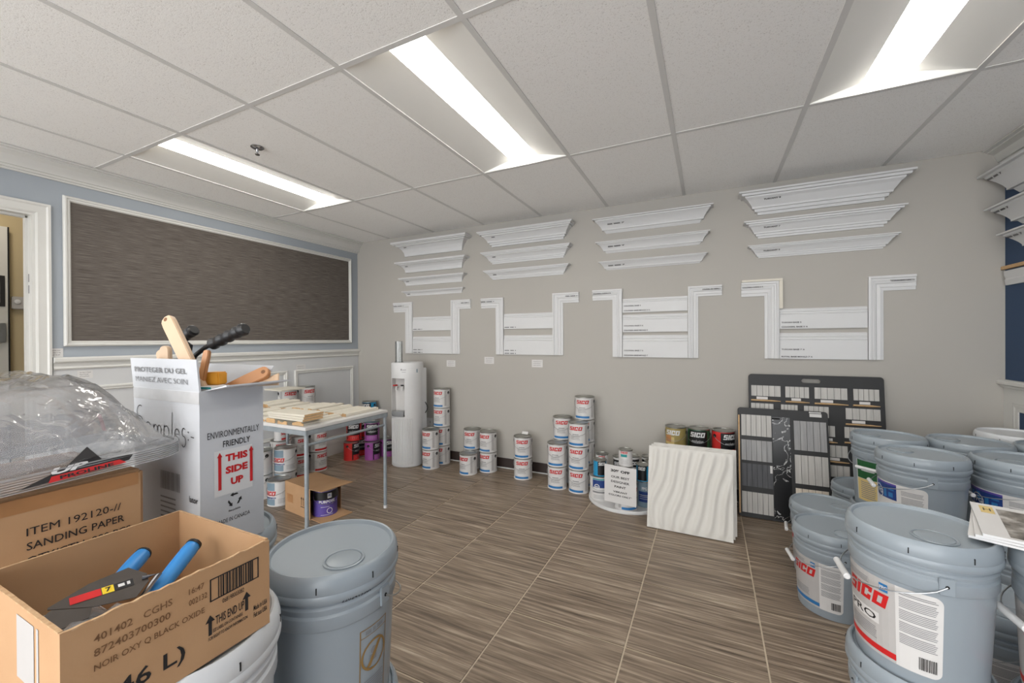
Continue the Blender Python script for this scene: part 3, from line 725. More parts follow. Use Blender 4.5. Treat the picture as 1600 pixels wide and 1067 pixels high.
for k in range(2): can('blue', -2.105, 3.436, .19 * k, -25, W_ + ('lower', 'upper')[k] + ' of the pair behind the single floor can', GB)
for k in range(2): can('blue', -1.91, 3.409, .19 * k, -34, W_ + ('lower', 'upper')[k] + ' of the pair just right of the single can', GB)
for k in range(2): can('blue', -1.527, 3.37, .19 * k, -8, W_ + ('lower', 'upper')[k] + ' of the pair standing alone in the middle of the wall', GB)
for k in range(2): can('blue', -1.165, 3.277, .19 * k, -12, W_ + ('lower', 'upper')[k] + ' of the front left pair in the big cluster', GB)
for k in range(3): can('blue', -1.175, 3.445, .19 * k, -6 if k == 2 else -14, W_ + ('bottom', 'middle', 'top')[k] + ' of three behind the front left pair in the cluster', GB)
for k in range(3): can('blue', -.975, 3.267, .19 * k, -18, W_ + ('bottom', 'middle', 'top')[k] + ' of the front three-can stack in the big cluster', GB)
for k in range(4): can('blue', -.972, 3.44, .19 * k, -14, W_ + lev4[k] + ' of the tallest stack in the big cluster', GB)
tag(MB().loft([[(-1.56 + dx, 3.425 + .002, .3795), (-1.5 + dx, 3.425 + .002, .3795), (-1.5 + dx, 3.44, .398), (-1.56 + dx, 3.44, .398)] for dx in (0, .001)] and [[(-1.562, 3.42 + e, .3795), (-1.502, 3.42 + e, .3795), (-1.502, 3.437 + e, .4), (-1.562, 3.437 + e, .4)] for e in (0, .0012)]).build('price_card', M_paper, loc=(-1.53, 3.42, .3795), smooth=0), 'little white folded card leaning on top of the lone can pair', 'card')

# cans under and behind the table
GT = 'paint cans under and behind the folding table'
can('slate', -2.996, 2.046, 0, -34, 'white and slate paint can on the floor left of the cardboard carton', GT)
for k in range(2): can('slate', -3.149, 2.205, .19 * k, -22, 'white and slate paint can, %s of the pair behind the floor can' % ('lower', 'upper')[k], GT)
for k in range(2): can('slate', -3.245, 2.06, .19 * k, -60, 'white slate-panelled can, %s of the pair beside the samples box' % ('lower', 'upper')[k], GT)
for k in range(2): can('red', -3.42, 2.352, .19 * k, 10, 'white paint can with red band, %s of the pair hidden behind the slate cans' % ('lower', 'upper')[k], GT)
for k in range(2): can('quartred', -3.40, 2.335 + .01 * k, .38 + .125 * k, 25, 'small white can with red lettering, %s of two behind the slate cans' % ('lower', 'upper')[k], GT)
for k in range(2): can('red', -3.43, 2.535, .19 * k, 33, 'white red-banded can, %s of the pair behind the near table leg' % ('lower', 'upper')[k], GT)
for k in range(2): can('red', -3.43, 2.735, .19 * k, 36, 'white red-banded can, %s of the pair right of the near table leg' % ('lower', 'upper')[k], GT)
for k in range(4): can('redtall', -3.612, 2.555, .2 * k, 22, 'white red-banded can, %s of left wall stack behind the table' % lev4[k], GT)
for k in range(4): can('redtall', -3.612, 2.75, .2 * k, 30, 'white red-banded can, %s of right wall stack behind the table' % lev4[k], GT)
tag(MB().box(-3.66, -3.42, 2.36, 2.60, .8005, .812).build('wood_offcut', M_cream, loc=(-3.55, 2.48, .8), smooth=0, bevel=.001), 'thin cream board lying on top of the left wall can stack', 'board')
GC = 'coloured paint cans stacked in the left corner'
can('evored', -3.41, 3.13, 0, 60, 'red and black paint can, front lower one of the corner stack', GC)
can('evored', -3.47, 3.31, 0, 20, 'red and black paint can, rear lower one of the corner stack', GC)
can('evopurple', -3.22, 3.235, 0, 60, 'violet and black paint can, front lower one of the corner stack', GC)
can('evopurple', -3.17, 3.405, 0, 35, 'violet and black paint can, lower one nearest the water cooler', GC)
can('evored', -3.44, 3.195, .19, -4, 'red and black paint can on the second layer of the corner stack', GC)
can('evopurple', -3.265, 3.28, .19, -4, 'violet and black paint can on the second layer of the corner stack', GC)
can('evored', -3.46, 3.405, .19, -4, 'red and black paint can at the back of the second layer in the corner', GC)
can('evoblue', -3.45, 3.425, .38, -40, 'blue and black paint can on top of the corner stack', GC)

# three coloured cans by the wave panels, on hidden cans
GE = 'coloured paint cans behind the white wave panels'
for i, (kd, x, dl, lab) in enumerate((('evogold', -.238, -14, 'gold'), ('evogreen', -.073, -8, 'green and black'), ('evored', .092, 42, 'red and black'))):
    for k in range(3):
        can(kd, x, 3.425, .19 * k, dl, lab + (' paint can on top of its stack behind the white wave panels' if k == 2 else ' paint can, %s of its stack, hidden behind the wave panels' % ('bottom', 'middle')[k]), GE)
for i, x in enumerate((-.205, -.027)):
    for k in range(2): can('blue', x, 3.135, .19 * k, 0, 'white can, %s %s one hidden behind the wave panels' % (('left', 'right')[i], ('lower', 'upper')[k]), GE)
# ------------------------------------------------------------------ round tray with small cans and sale sign
TC = (-.584, 3.235)
t = thing('round_tray', 'flat round white tray on the floor holding sale paint cans', 'tray', (TC[0], TC[1], 0))
MB().lathe([(0, 0), (.284, 0), (.288, .006), (.288, .024), (.282, .026), (.278, .018), (.274, .014), (0, .014)], 64).build('dish', M_white, t)
GS_ = 'sale paint cans on the round white tray'
zt = .0142
can('ppgwhite', -.765, 3.15, zt, 0, 'white can with dark blue panel at the left front of the tray', GS_)
can('blue', -.555, 3.055, zt, 30, 'white can with blue base band behind the sale sign', GS_)
can('greyblue', -.43, 3.185, zt, -10, 'slate blue can at the right front of the tray', GS_)
can('red', -.77, 3.325, zt, 60, 'white can at the left rear of the tray', GS_)
can('blue', -.6, 3.32, zt, 10, 'white can with blue band in the rear middle of the tray', GS_)
can('ppgwhite', -.428, 3.36, zt, 0, 'white can with blue panel at the right rear of the tray', GS_)
z2 = zt + .19
can('quartblue', -.765, 3.13, z2, -8, 'small cyan and black can at the left front on top of the larger cans', GS_)
can('quartwhite', -.79, 3.30, z2, 0, 'small white can at the far left rear of the sale cans', GS_)
can('quartdark', -.645, 3.285, z2, -10, 'small white can with black band behind the topmost small can', GS_)
can('quartdark', -.555, 3.06, z2, 0, 'small can hidden under the topmost small white can', GS_)
can('quartwhite', -.556, 3.055, z2 + .12, -12, 'small white can with teal label, topmost on the sale cans', GS_)
can('quartblue', -.445, 3.145, z2, -40, 'small cyan can right of the sale sign', GS_)
can('quartwhite', -.40, 3.25, z2, 0, 'small pale can at the right of the sale cans next to the wave panels', GS_)
can('quartdark', -.44, 3.375, z2, 0, 'small dark banded can at the right rear of the sale cans', GS_)
can('quartdark', -.55, 3.345, z2, 0, 'small dark banded can at the middle rear of the sale cans', GS_)
t = thing('sale_sign', 'white paper sale sign taped to the front of the tray cans', 'sign', (-.58, 2.955, .06))
def sgn(u, v, d=0): return (-.112 + u + .004 * v, .012 - u * .03 - d, v + .012 - u * .05)
MB().loft([[sgn(0, 0, d), sgn(.226, 0, d), sgn(.226, .27, d), sgn(0, .27, d)] for d in (0, .0012)]).build('paper', M_paper, t, smooth=0)
mb = MB()
for s, v, hh, wd, bo in (('30% OFF', .222, .02, .135, .05), ('OUR BEST', .18, .016, .13, .02), ('DESIGNER', .146, .016, .13, .02), ('PAINT', .112, .016, .08, .02), ('VIBRANT', .076, .013, .1, .02), ('COLORS ONLY*', .05, .014, .165, .02)):
    mb.text(s, lambda u, vv: sgn(u, vv, .002), .113 - wd / 2, .113 + wd / 2, v, v + hh, bo)
mb.build('lettering', M_ink, t, smooth=0, normals=False)

# ------------------------------------------------------------------ wave panels
def wave_panel(k, label):
    t0 = Vector((0, 0, 0)); n = 110; mz = 60; wd, ht, th = .506, .525, .012
    mb = MB()
    def hgt(u, v):
        q = u * 1.0 + .03 * math.sin(6.5 * v + 1.2) + .014 * math.sin(13 * v + u * 9)
        e = min(1, min(u, wd - u, v, ht - v) / .03)
        return (.5 + .5 * math.sin(q * 96 + 1.9 * math.sin(v * 7 + u * 5))) ** 1.4 * .012 * max(0, e)
    for j in range(mz + 1):
        for i in range(n + 1):
            u, v = wd * i / n, ht * j / mz; mb.v.append((u, -th - hgt(u, v), v))
    for j in range(mz):
        for i in range(n): a = j * (n + 1) + i; mb.f.append((a, a + 1, a + n + 2, a + n + 1))
    o1 = len(mb.v)
    ring = [(0, 0), (wd, 0), (wd, ht), (0, ht)]
    mb.v += [(u, 0, v) for u, v in ring] + [(u, -th, v) for u, v in ring]
    mb.f += [(o1, o1 + 3, o1 + 2, o1 + 1)] + [(o1 + i, o1 + (i + 1) % 4, o1 + 4 + (i + 1) % 4, o1 + 4 + i) for i in range(4)]
    o = mb.build('wave_panel', M_plaster, smooth=40)
    lean = math.atan2(.105, .514)
    o.matrix_world = Matrix.Translation((-.376 + .012 * k, 2.83 + .036 * k, .003 + .003 * k)) @ Matrix.Rotation(math.radians(-1.2 + .6 * k), 4, 'Z') @ Matrix.Rotation(-lean, 4, 'X')
    tag(o, label, 'wall panel', 'white textured wave panels leaning on the cans')
wave_panel(0, 'white textured wave panel, front one leaning against the cans')
wave_panel(1, 'white textured wave panel, second of the leaning stack')
wave_panel(2, 'white textured wave panel, rearmost of the leaning stack')

# ------------------------------------------------------------------ flooring sample boards
def leaning(name, label, x0, Y0, Y1, zt):
    t = thing(name, label, 'display board', (x0, Y0, 0)); a = math.atan2(Y1 - Y0, zt)
    t.matrix_world = Matrix.Translation((x0, Y0, .002)) @ Matrix.Rotation(-a, 4, 'X'); return t
def rounded(u0, u1, v0, v1, r, n=6):
    pts = []
    for cx, cy, a0 in ((u1 - r, v0 + r, -PI / 2), (u1 - r, v1 - r, 0), (u0 + r, v1 - r, PI / 2), (u0 + r, v0 + r, PI)):
        for i in range(n + 1): a = a0 + PI / 2 * i / n; pts.append((cx + r * math.cos(a), cy + r * math.sin(a)))
    return pts
def slab(pts, d0, d1): return MB().loft([[(u, -d, v) for u, v in pts] for d in (d0, d1)])
def swatch(t, u0, u1, v0, v1, m, n, thick=.006):
    b = MB().box(u0, u1, -.0135, -.012, v0, v1).build('swatch', M_ink, t, smooth=0)
    wd = (u1 - u0) / n
    for i in range(n): MB().box(u0 + i * wd + .0012, u0 + (i + 1) * wd - .0012, -.0135 - thick, -.0135, v0, v1).build('plank', m, b, loc=(u0 + i * wd, 0, v0), smooth=0)
XB = .262
t = leaning('sample_board', 'large black flooring sample board with carry slot leaning on the back wall', XB, 3.40, 3.51, .983)
ht, wd = .989, .778
# board with a real carry slot: outer ring bridged to the slot
out = rounded(0, wd, 0, ht, .022); inn = rounded(.588 - XB, .7 - XB, .935, .964, .0144)
bm = bmesh.new()
vo = [bm.verts.new((u, 0, v)) for u, v in out]; vi = [bm.verts.new((u, 0, v)) for u, v in inn]
eo = [bm.edges.new((vo[i], vo[(i + 1) % len(vo)])) for i in range(len(vo))]; ei = [bm.edges.new((vi[i], vi[(i + 1) % len(vi)])) for i in range(len(vi))]
bmesh.ops.triangle_fill(bm, edges=eo + ei, use_beauty=True)
g = bmesh.ops.extrude_face_region(bm, geom=bm.faces[:])
for v in g['geom']:
    if isinstance(v, bmesh.types.BMVert): v.co.y -= .012
bmesh.ops.recalc_face_normals(bm, faces=bm.faces)
me = bpy.data.meshes.new('board'); bm.to_mesh(me); bm.free(); me.materials.append(M_darkboard)
o = bpy.data.objects.new('board', me); COL.objects.link(o); o.parent = t
for r in [(.278, .462, .829, .906), (.489, .63, .828, .905), (.66, .844, .828, .906), (.875, 1.012, .83, .906), (.276, .417, .7, .776), (.461, .562, .7, .776), (.597, .739, .7, .775), (.83, 1.014, .7, .775), (.62, .77, .575, .648), (.82, .962, .575, .648), (.67, .835, .441, .519), (.87, 1.01, .441, .519), (.67, .843, .31, .386), (.87, 1.01, .31, .386), (.30, .45, .575, .648), (.30, .45, .441, .519)]:
    swatch(t, r[0] - XB, r[1] - XB, r[2], r[3], M_sw1, 5, .004)
for u0, u1, v in [(.277, .461, .794), (.491, .631, .794), (.66, .847, .792), (.872, 1.014, .792), (.829, 1.015, .664), (.68, .781, .534), (.82, .962, .541), (.70, .84, .406)]:
    mb = MB().loft([[(u0 - XB, -.012, v - .004), (u0 - XB, -.012, v + .008), (u0 - XB, -.026, v + .009), (u0 - XB, -.026, v + .002)], [(u0 - XB + .7 * (u1 - u0), -.012, v - .004), (u0 - XB + .7 * (u1 - u0), -.012, v + .008), (u0 - XB + .7 * (u1 - u0), -.026, v + .009), (u0 - XB + .7 * (u1 - u0), -.026, v + .002)], [(u1 - XB, -.012, v), (u1 - XB, -.012, v + .005), (u1 - XB, -.02, v + .005), (u1 - XB, -.02, v + .001)]])
    mb.build('edge_profile', M_mdf, t, smooth=0)
    MB().box(u0 - XB + .035, u0 - XB + .035 + min(.07, .4 * (u1 - u0)), -.0135, -.012, v + .012, v + .03).build('tag', M_paper, t, smooth=0)
XF = .185
t = leaning('sample_board', 'black veined flooring sample board with two columns of swatches leaning in front', XF, 3.285, 3.42, .74)
slab(rounded(0, .535, 0, .755, .02), 0, .012).build('board', M_darkboard, t, smooth=0)
MB().box(.214, .318, -.0145, -.012, .012, .70).build('veined_strip', M_veined, t, smooth=0)  # black strip with thin pale veins between the swatch columns
MB().box(.214, .26, -.0155, -.0145, .682, .694).build('slot', M_dark, t, smooth=0)
MB().box(.003, .012, -.016, -.0125, .02, .70).build('side_strip', M_mdf, t, smooth=0)
for (u0, u1, v0, v1), m in (((.205, .394, .556, .705), M_sw1), ((.204, .394, .384, .527), M_sw2), ((.205, .395, .207, .363), M_sw3), ((.203, .395, .03, .17), M_sw1), ((.522, .708, .487, .684), M_sw2), ((.521, .71, .266, .455), M_sw1), ((.521, .706, .06, .235), M_sw4)):
    swatch(t, u0 - XF + .002, u1 - XF, v0, v1, m, 6 if u0 < .4 else 5, .004)
MB().box(.433, .5, -.0132, -.012, .716, .738).build('sticker', M_paper, t, smooth=0)
MB().box(.43, .498, -.0132, -.012, .742, .75).build('sticker', M_paper, t, smooth=0)
MB().box(.194, .208, -.0215, -.0175, .311, .361).build('sticker', M_paper, t, smooth=0)

# ------------------------------------------------------------------ pails
PR = .153
def pr_r(z): return .130 + .0125 * z / .26
def pail_fn(off=.0008): return lambda a, z: ((pr_r(z) + off) * math.cos(a), (pr_r(z) + off) * math.sin(a), z)
D2R = PI / 180
def make_pail(kind, m=M_pail):
    t = thing('paint_pail', None, None)
    b = MB().lathe([(0, .006), (.124, .006), (.126, 0), (.1295, .001), (.130, .006), (pr_r(.255), .255), (.1455, .2555), (.1475, .259), (.1475, .284), (.1455, .287), (.1435, .289), (.1435, .296), (.147, .298), (.1475, .303), (.1455, .307), (.143, .309), (.143, .318), (.149, .32), (.149, .33)], 56)
    body = b.build('body', m, t)
    # collar pads carrying the bail
    for a in (0, PI):
        mb = MB(); base = []
        for r in (.1445, .1515):
            base.append([(r * math.cos(a + d), r * math.sin(a + d), z) for d, z in ((-.1, .258), (.1, .258), (.1, .3), (-.1, .3))])
        mb.loft(base); mb.build('bail_pad', m, body, smooth=0, bevel=.0015)
        MB().lathe([(0, 0), (.004, 0), (.004, .0012), (0, .0012)], 12).build('pivot_hole', M_dark, body).matrix_local = Matrix.Translation((.1508 * math.cos(a), .1508 * math.sin(a), .279)) @ Matrix.Rotation(a, 4, 'Z') @ Matrix.Rotation(PI / 2, 4, 'Y')
    l = MB().lathe([(.1475, .318), (.1525, .3185), (.1545, .324), (.1545, .332), (.1525, .336), (.1535, .34), (PR + .0005, .352), (PR - .002, .364), (PR - .006, .3715), (.143, .3755), (.139, .374), (.1355, .366), (.12, .3655), (0, .3655)], 56)
    lid = l.build('lid', m, t)
    slit = MB().loft([[((.1518 + r) * math.cos(d), (.1518 + r) * math.sin(d), z) for d, z in ((-.007, .342), (.007, .342), (.007, .356), (-.007, .356))] for r in (0, .0026)]).mesh('tear_slit', 0)
    slit.materials.append(M_dark)
    for a in range(0, 360, 45):
        o = bpy.data.objects.new('tear_slit', slit); COL.objects.link(o); o.parent = lid; o.rotation_euler = (0, 0, (a + 14) * D2R)
    sc = MB().lathe([(.046, .3655), (.046, .3685), (.043, .3695), (.041, .3685), (.0405, .366), (.039, .366), (.038, .3685), (.034, .3695), (0, .3695)], 36, c=(.072, 0))
    sp = sc.build('spout_cap', m, lid)
    pts = []
    for i in range(25):
        a = (PI if kind == 'warning' else -PI) * i / 24; sn = math.sin(PI * i / 24)
        R = .1525 + .013 * sn; pts.append((R * math.cos(a), R * math.sin(a), .279 - .066 * sn ** .75))
    bail = MB().tube(pts, .0017, 6).build('bail', M_wire, t)
    gy = .1665 if kind == 'warning' else -.1665
    g = MB().tube([(-.05, gy, .2125), (-.048, gy, .2125), (.048, gy, .2125), (.05, gy, .2125)], [.006, .0085, .0085, .006], 12).build('grip', M_white, bail)
    fn = pail_fn()
    A0, A1, A2 = -117 * D2R, -42 * D2R, -6 * D2R
    def lab(name, m, items, off):
        mb = MB(); f = pail_fn(off)
        for it in items:
            if it[0] == 'p': patch(mb, f, it[1] * D2R, it[2] * D2R, it[3], it[4], max(3, int(abs(it[2] - it[1]) / 6)), it[5] if len(it) > 5 else 0, 'r', .14)
            elif it[0] == 't': ctext(mb, it[1], f, it[2] * D2R, it[3] * D2R, it[4], it[5], it[6], it[7])
            elif it[0] == 'l':
                for i in range(it[5]):
                    if it[5] > 12 and i % 7 == 6: continue
                    z = it[3] + (it[4] - it[3]) * i / it[5]
                    patch(mb, f, it[1] * D2R, (it[2] - (i * 7 % 4) * .6) * D2R, z, z + (it[4] - it[3]) / it[5] * .42, 6)
            elif it[0] == 'b':
                r = random.Random(3); a = it[1]
                while a < it[2]:
                    wd = r.choice((.35, .6, .9)); patch(mb, f, a * D2R, min(a + wd, it[2]) * D2R, it[3], it[4], 1); a += wd + r.choice((.35, .6))
            elif it[0] == 'c':
                n = 24; base = len(mb.v)
                for i in range(n):
                    an = 2 * PI * i / n
                    for r in (it[4], it[3]): mb.v.append(f(it[1] * D2R + r * math.cos(an) / .14, it[2] + r * math.sin(an)))
                for i in range(n):
                    j = (i + 1) % n; mb.f.append((base + 2 * i, base + 2 * i + 1, base + 2 * j + 1, base + 2 * j))
        if mb.v:
            oo = mb.build(name, m, LAB[0] if LAB else t, smooth=0, normals=False)
            if name in ('fine_print', 'barcode'): oo['kind'] = 'stuff'
    LAB = []
    def base_label(m, items, off=.0006):
        mb = MB(); f = pail_fn(off)
        for it in items: patch(mb, f, it[0] * D2R, it[1] * D2R, it[2], it[3], 14, it[4] if len(it) > 4 else 0, 'r', .14)
        LAB.append(mb.build('label', m, t, smooth=0, normals=False))
    if kind in ('sico_red', 'sico_blue'):
        bandm = M_red if kind == 'sico_red' else M_bluep
        base_label(M_paper, [(-116, -1, .036, .244, .13)])
        lab('front_panel', M_lgrey, [('p', -116, -37, .036, .244)], .0009)
        lab('brand_lettering', M_red, [('t', 'SICO', -95, -42, .168, .206, .04, .1)], .0013)
        if kind == 'sico_red':
            lab('panel_plate', M_paper, [('p', -94, -52, .117, .147)], .0012)
            lab('lettering', M_ink, [('t', 'PRO', -91, -55, .122, .142, .01, 0)], .0016)
        lab('emblem', M_bluep, [('p', -51, -43, .212, .234)], .0012)
        lab('emblem_lettering', M_white, [('t', 'PPG', -50.5, -43.5, .219, .228, .03, 0)], .0015)
        lab('colour_band', bandm, [('p', -116, -37, .044, .06)], .0012)
        lab('fine_print', M_greyink, [('l', -34, -5, .1, .235, 30), ('l', -92, -55, .074, .108, 7), ('l', -98, -62, .215, .232, 4)], .0014)
        lab('barcode', M_ink, [('b', -19, -5, .05, .082)], .0015)
    elif kind == 'ppg':
        base_label(M_paper, [(-120, -5, .036, .244, .13)])
        lab('front_panel', M_navyp, [('p', -110, -46, .17, .238)], .0009)
        lab('stripe', M_ppurple, [('p', -110, -46, .232, .24)], .0011)
        lab('rays', M_bluep, [('p', -70, -64, .176, .214), ('p', -60, -52, .18, .2), ('p', -84, -78, .19, .226), ('p', -60, -50, .21, .216), ('p', -98, -92, .18, .224)], .0012)
        lab('emblem', M_white, [('c', -84, .19, .03, .026), ('t', 'PPG', -94, -74, .181, .2, .03, 0)], .0015)
        lab('fine_print', M_greyink, [('l', -39, -10, .06, .225, 32), ('l', -100, -55, .07, .13, 8)], .0014)
    elif kind == 'green':
        base_label(M_paper, [(-120, -5, .036, .244, .13)])
        lab('front_panel', M_pgreen, [('p', -118, -78, .15, .244)], .0009)
        lab('lower_panel', M_ltan, [('p', -118, -78, .036, .148)], .0009)
        lab('panel_print', M_white, [('p', -108, -82, .19, .204)], .0012)
        lab('fine_print', M_greyink, [('l', -72, -12, .06, .225, 28), ('l', -110, -80, .05, .14, 9)], .0014)
    elif kind == 'warning':
        mb = MB(); ctext(mb, '2202415301', lambda a, z: (.1446 * math.cos(a), .1446 * math.sin(a), z), -42 * D2R, -16 * D2R, .3095, .3165, .01, 0)
        mb.build('collar_print', M_ink, body, smooth=0, normals=False)
        mb = MB(); f = pail_fn(.0008)
        for a0, a1, z0, z1 in ((-26, -25, .03, .225), (5, 6, .03, .225), (-26, 6, .03, .032), (-26, 6, .223, .225), (-26, 6, .205, .2065)): patch(mb, f, a0 * D2R, a1 * D2R, z0, z1, 6)
        LAB.append(mb.build('warning_label', M_goldline, t, smooth=0, normals=False))
        lab('warning_symbol', M_goldline, [('c', -10, .155, .036, .031), ('t', '/', -19, -1, .13, .18, 0, 0)], .0011)
        lab('fine_print', M_greyink, [('l', -23, 3, .04, .105, 12), ('t', 'IIII II IIIII', -20, 0, .21, .219, .02, 0)], .0011)
        lab('child_figure', M_greyink, [('c', -11, .165, .008, 0), ('p', -15, -7, .14, .156)], .0009)
    return t
PP = {}
def pail(kind, x, y, z, lug, label, group, m=M_pail, spout=0):
    key = (kind, m.name)
    if key not in PP: t = PP[key] = make_pail(kind, m)
    else: t = copy_tree(PP[key])
    t.location = (x, y, z); t.rotation_euler = (0, 0, math.atan2(-y, -x) + lug * D2R)
    for k in ('label', 'category', 'group'):
        if k in t: del t[k]
    tag(t, label, 'pail', group)
    for c in t.children:
        if c.name.startswith('lid'): c.rotation_euler = (0, 0, spout * D2R)
    return t
PZ = .366
GP = 'grey paint pails stacked at the right'
G_ = 'grey paint pail '
# front pair columns
pail('sico_red', .512, 1.487, PZ, 20, G_ + 'with red lettered label and PRO plate, nearest on the right', GP, spout=5)
pail('sico_red', .512, 1.487, 0, 120, G_ + 'standing under the nearest pail on the right', GP)
pail('sico_red', .816, 1.405, PZ, 33, G_ + 'cut by the right edge with magazines on its lid', GP, spout=40)
pail('sico_red', .816, 1.405, 0, 10, G_ + 'on the floor under the pail that holds the magazines', GP)
pail('sico_blue', .511, 2.352, 0, 18, G_ + 'with blue banded label standing on the floor by the tiles', GP, spout=25)
pail('sico_blue', .545, 2.662, 0, 5, G_ + 'on the floor just behind the blue banded one', GP, spout=95)
pail('plain', .823, 3.09, 0, 40, G_ + 'on the floor in front of the large black sample board', GP)
pail('green', .839, 2.777, PZ, 62, G_ + 'with green and tan label on the upper layer', GP, spout=-140)
pail('plain', .839, 2.777, 0, 60, G_ + 'on the floor beneath the green labelled pail, hidden', GP)
pail('ppg', .84, 2.407, PZ, 14, G_ + 'with blue emblem label in the middle of the upper layer', GP, spout=-125)
pail('plain', .84, 2.407, 0, 60, G_ + 'on the floor beneath the middle blue emblem pail, hidden', GP)
pail('plain', 1.15, 2.79, PZ, 40, G_ + 'unlabelled on the upper layer right of the green labelled one', GP, spout=-130)
pail('plain', 1.15, 2.79, 0, 40, G_ + 'on the floor in the back row under the unlabelled one, hidden', GP)
pail('ppg', 1.172, 2.448, PZ, 25, G_ + 'with blue emblem label at the right behind the magazines', GP, spout=-50)
pail('plain', 1.172, 2.448, 0, 60, G_ + 'on the floor beneath the right blue emblem pail, hidden', GP)
pail('plain', 1.46, 3.095, PZ, 40, 'white pail with white lid at the back right by the wainscot', GP, M_pailw, 60)
pail('plain', 1.46, 3.095, 0, 40, 'white pail on the floor under the back right white pail, hidden', GP, M_pailw)
pail('plain', 1.46, 2.775, PZ, 40, G_ + 'at right edge, upper layer, in front of the white pail', GP, spout=60)
pail('plain', 1.46, 2.775, 0, 40, G_ + 'on the floor at the right edge, hidden', GP)
pail('sico_red', .85, 1.93, 0, 30, G_ + 'on the floor seen through the gap between the two nearest pails', GP)
# left foreground
GL_ = 'paint pails in the left foreground'
pail('warning', -.843, .716, PZ, 48, G_ + 'with gold warning label, nearest in the left foreground', GL_, spout=-30)
pail('plain', -.843, .716, 0, 48, G_ + 'under the left foreground pail with the warning label', GL_)
pail('plain', -.845, .392, PZ, -30, 'white paint pail under the open brown carton', GL_, M_pailw)
pail('plain', -.845, .392, 0, -30, 'white paint pail at the bottom of the stack under the open carton', GL_, M_pailw)
pail('plain', -1.205, .628, PZ, 160, G_ + 'under the tall white samples box', GL_)
pail('plain', -1.205, .628, 0, 160, G_ + 'at floor level under the samples box, hidden', GL_)
pail('plain', -1.26, .29, PZ, 160, G_ + 'under the sanding paper carton, hidden', GL_)
pail('plain', -1.26, .29, 0, 160, G_ + 'at floor level under the sanding paper carton, hidden', GL_)
# magazines on the right pails
PT = PZ + .376
def magazine(k, rz, label):
    wd, ln, th = .205, .27, .007
    t = thing('magazine', label, 'magazine', (.735 + .004 * k, 1.505 - .003 * k, PT + .001 + th * k * 1.15), rz, 'magazines on the right pail lids')
    MB().box(-wd / 2, wd / 2, -ln / 2, ln / 2, .0006, th - .0006).build('pages', M_white, t, smooth=0)
    cv = MB().box(-wd / 2 - .001, wd / 2 + .001, -ln / 2 - .001, ln / 2 + .001, th - .0006, th).build('cover', M_paper, t, smooth=0)
    if k == 2:
        MB().box(-wd / 2 + .045, wd / 2 - .008, -ln / 2 + .012, ln / 2 - .03, th, th + .0003).build('cover_photo', M_photo, cv, smooth=0)
        MB().box(-wd / 2 + .014, -wd / 2 + .04, ln / 2 - .085, ln / 2 - .02, th, th + .0003).build('logo_panel', M_ltan, cv, smooth=0)
        MB().text('H', lambda u, v: (-wd / 2 + .014 + u, ln / 2 - .085 + v, th + .0006), .006, .02, .02, .045, .0).build('logo', M_ink, cv, smooth=0, normals=False)
for k in range(3): magazine(k, math.radians(-24 + 3 * k), 'magazine, %s of the small pile on the right pail lids' % ('bottom', 'middle', 'top one with a photo cover')[k])

# ------------------------------------------------------------------ water cooler
CX, CY = -2.762, 3.262
t = thing('water_cooler', 'tall round white water cooler with red and black taps against the back wall', 'water cooler', (CX, CY, 0))
R0, HT = .158, 1.03
bay0, bay1, zb0, zb1 = -PI / 2 - .52, -PI / 2 + .52, .50, .875
def rr(z): return R0
b = MB()
b.lathe([(0, 0), (R0 - .008, 0), (R0, .01), (R0, zb0)], 64)
b.lathe([(R0, zb0), (R0, zb1)], 52, bay1, bay0 + 2 * PI)
b.lathe([(R0, zb1), (R0, HT - .012), (R0 - .004, HT - .003), (R0 - .012, HT), (0, HT)], 64)
body = b.build('body', M_white, t)
# alcove: back, sides, top and floor
ys = -.085
xb = R0 * math.cos(bay1)
al = MB()
al.quad((-xb, ys, zb0), (xb, ys, zb0), (xb, ys, zb1), (-xb, ys, zb1))
fx = lambda a: (R0 * math.cos(a), R0 * math.sin(a))
for a, s in ((bay0, -1), (bay1, 1)):
    p = fx(a); al.quad((p[0], p[1], zb0), (s * xb, ys, zb0), (s * xb, ys, zb1), (p[0], p[1], zb1))
arc = [fx(bay0 + (bay1 - bay0) * i / 12) for i in range(13)]
for z in (zb0, zb1):
    al.add([(x, y, z) for x, y in arc] + [(xb, ys, z), (-xb, ys, z)], [tuple(range(15))])
al.build('alcove', M_paper, body, smooth=0)
ribs = MB()
for i in range(16):
    a = -PI / 2 - .55 + i * .1
    c, s = math.cos(a), math.sin(a)
    ribs.loft([[(c * (R0 - .001) - s * d, s * (R0 - .001) + c * d, z) for d, z in ((-.0025, .03), (.0025, .03), (.0025, zb0 - .02), (-.0025, zb0 - .02))], [(c * (R0 + .005) - s * d, s * (R0 + .005) + c * d, z) for d, z in ((-.0012, .034), (.0012, .034), (.0012, zb0 - .024), (-.0012, zb0 - .024))]])
ribs.build('ribs', M_white, body, smooth=0)
dt = MB().lathe([(R0 - .06, zb0 + .001), (R0 + .006, zb0 + .001), (R0 + .012, zb0 + .02), (R0 + .01, zb0 + .05), (R0 - .06, zb0 + .05)], 24, bay0 + .06, bay1 - .06)
dt.build('drip_tray', mat('grey drip tray', (150, 152, 154), .4, noise=(30, .4)), t)
for x, m, nm in ((-.04, M_red, 'hot_tap'), (.035, M_black, 'cold_tap')):
    tp = MB().tube([(x, ys, .79), (x, ys - .035, .79)], .012, 12).tube([(x, ys - .032, .792), (x, ys - .036, .755)], .009, 12).build(nm, M_white, t)
    MB().box(x - .012, x + .012, ys - .075 if m is M_red else ys - .05, ys - .025, .798, .812).build('lever', m, tp, smooth=0, bevel=.003)
mb = MB(); f = circ(R0, .0008)
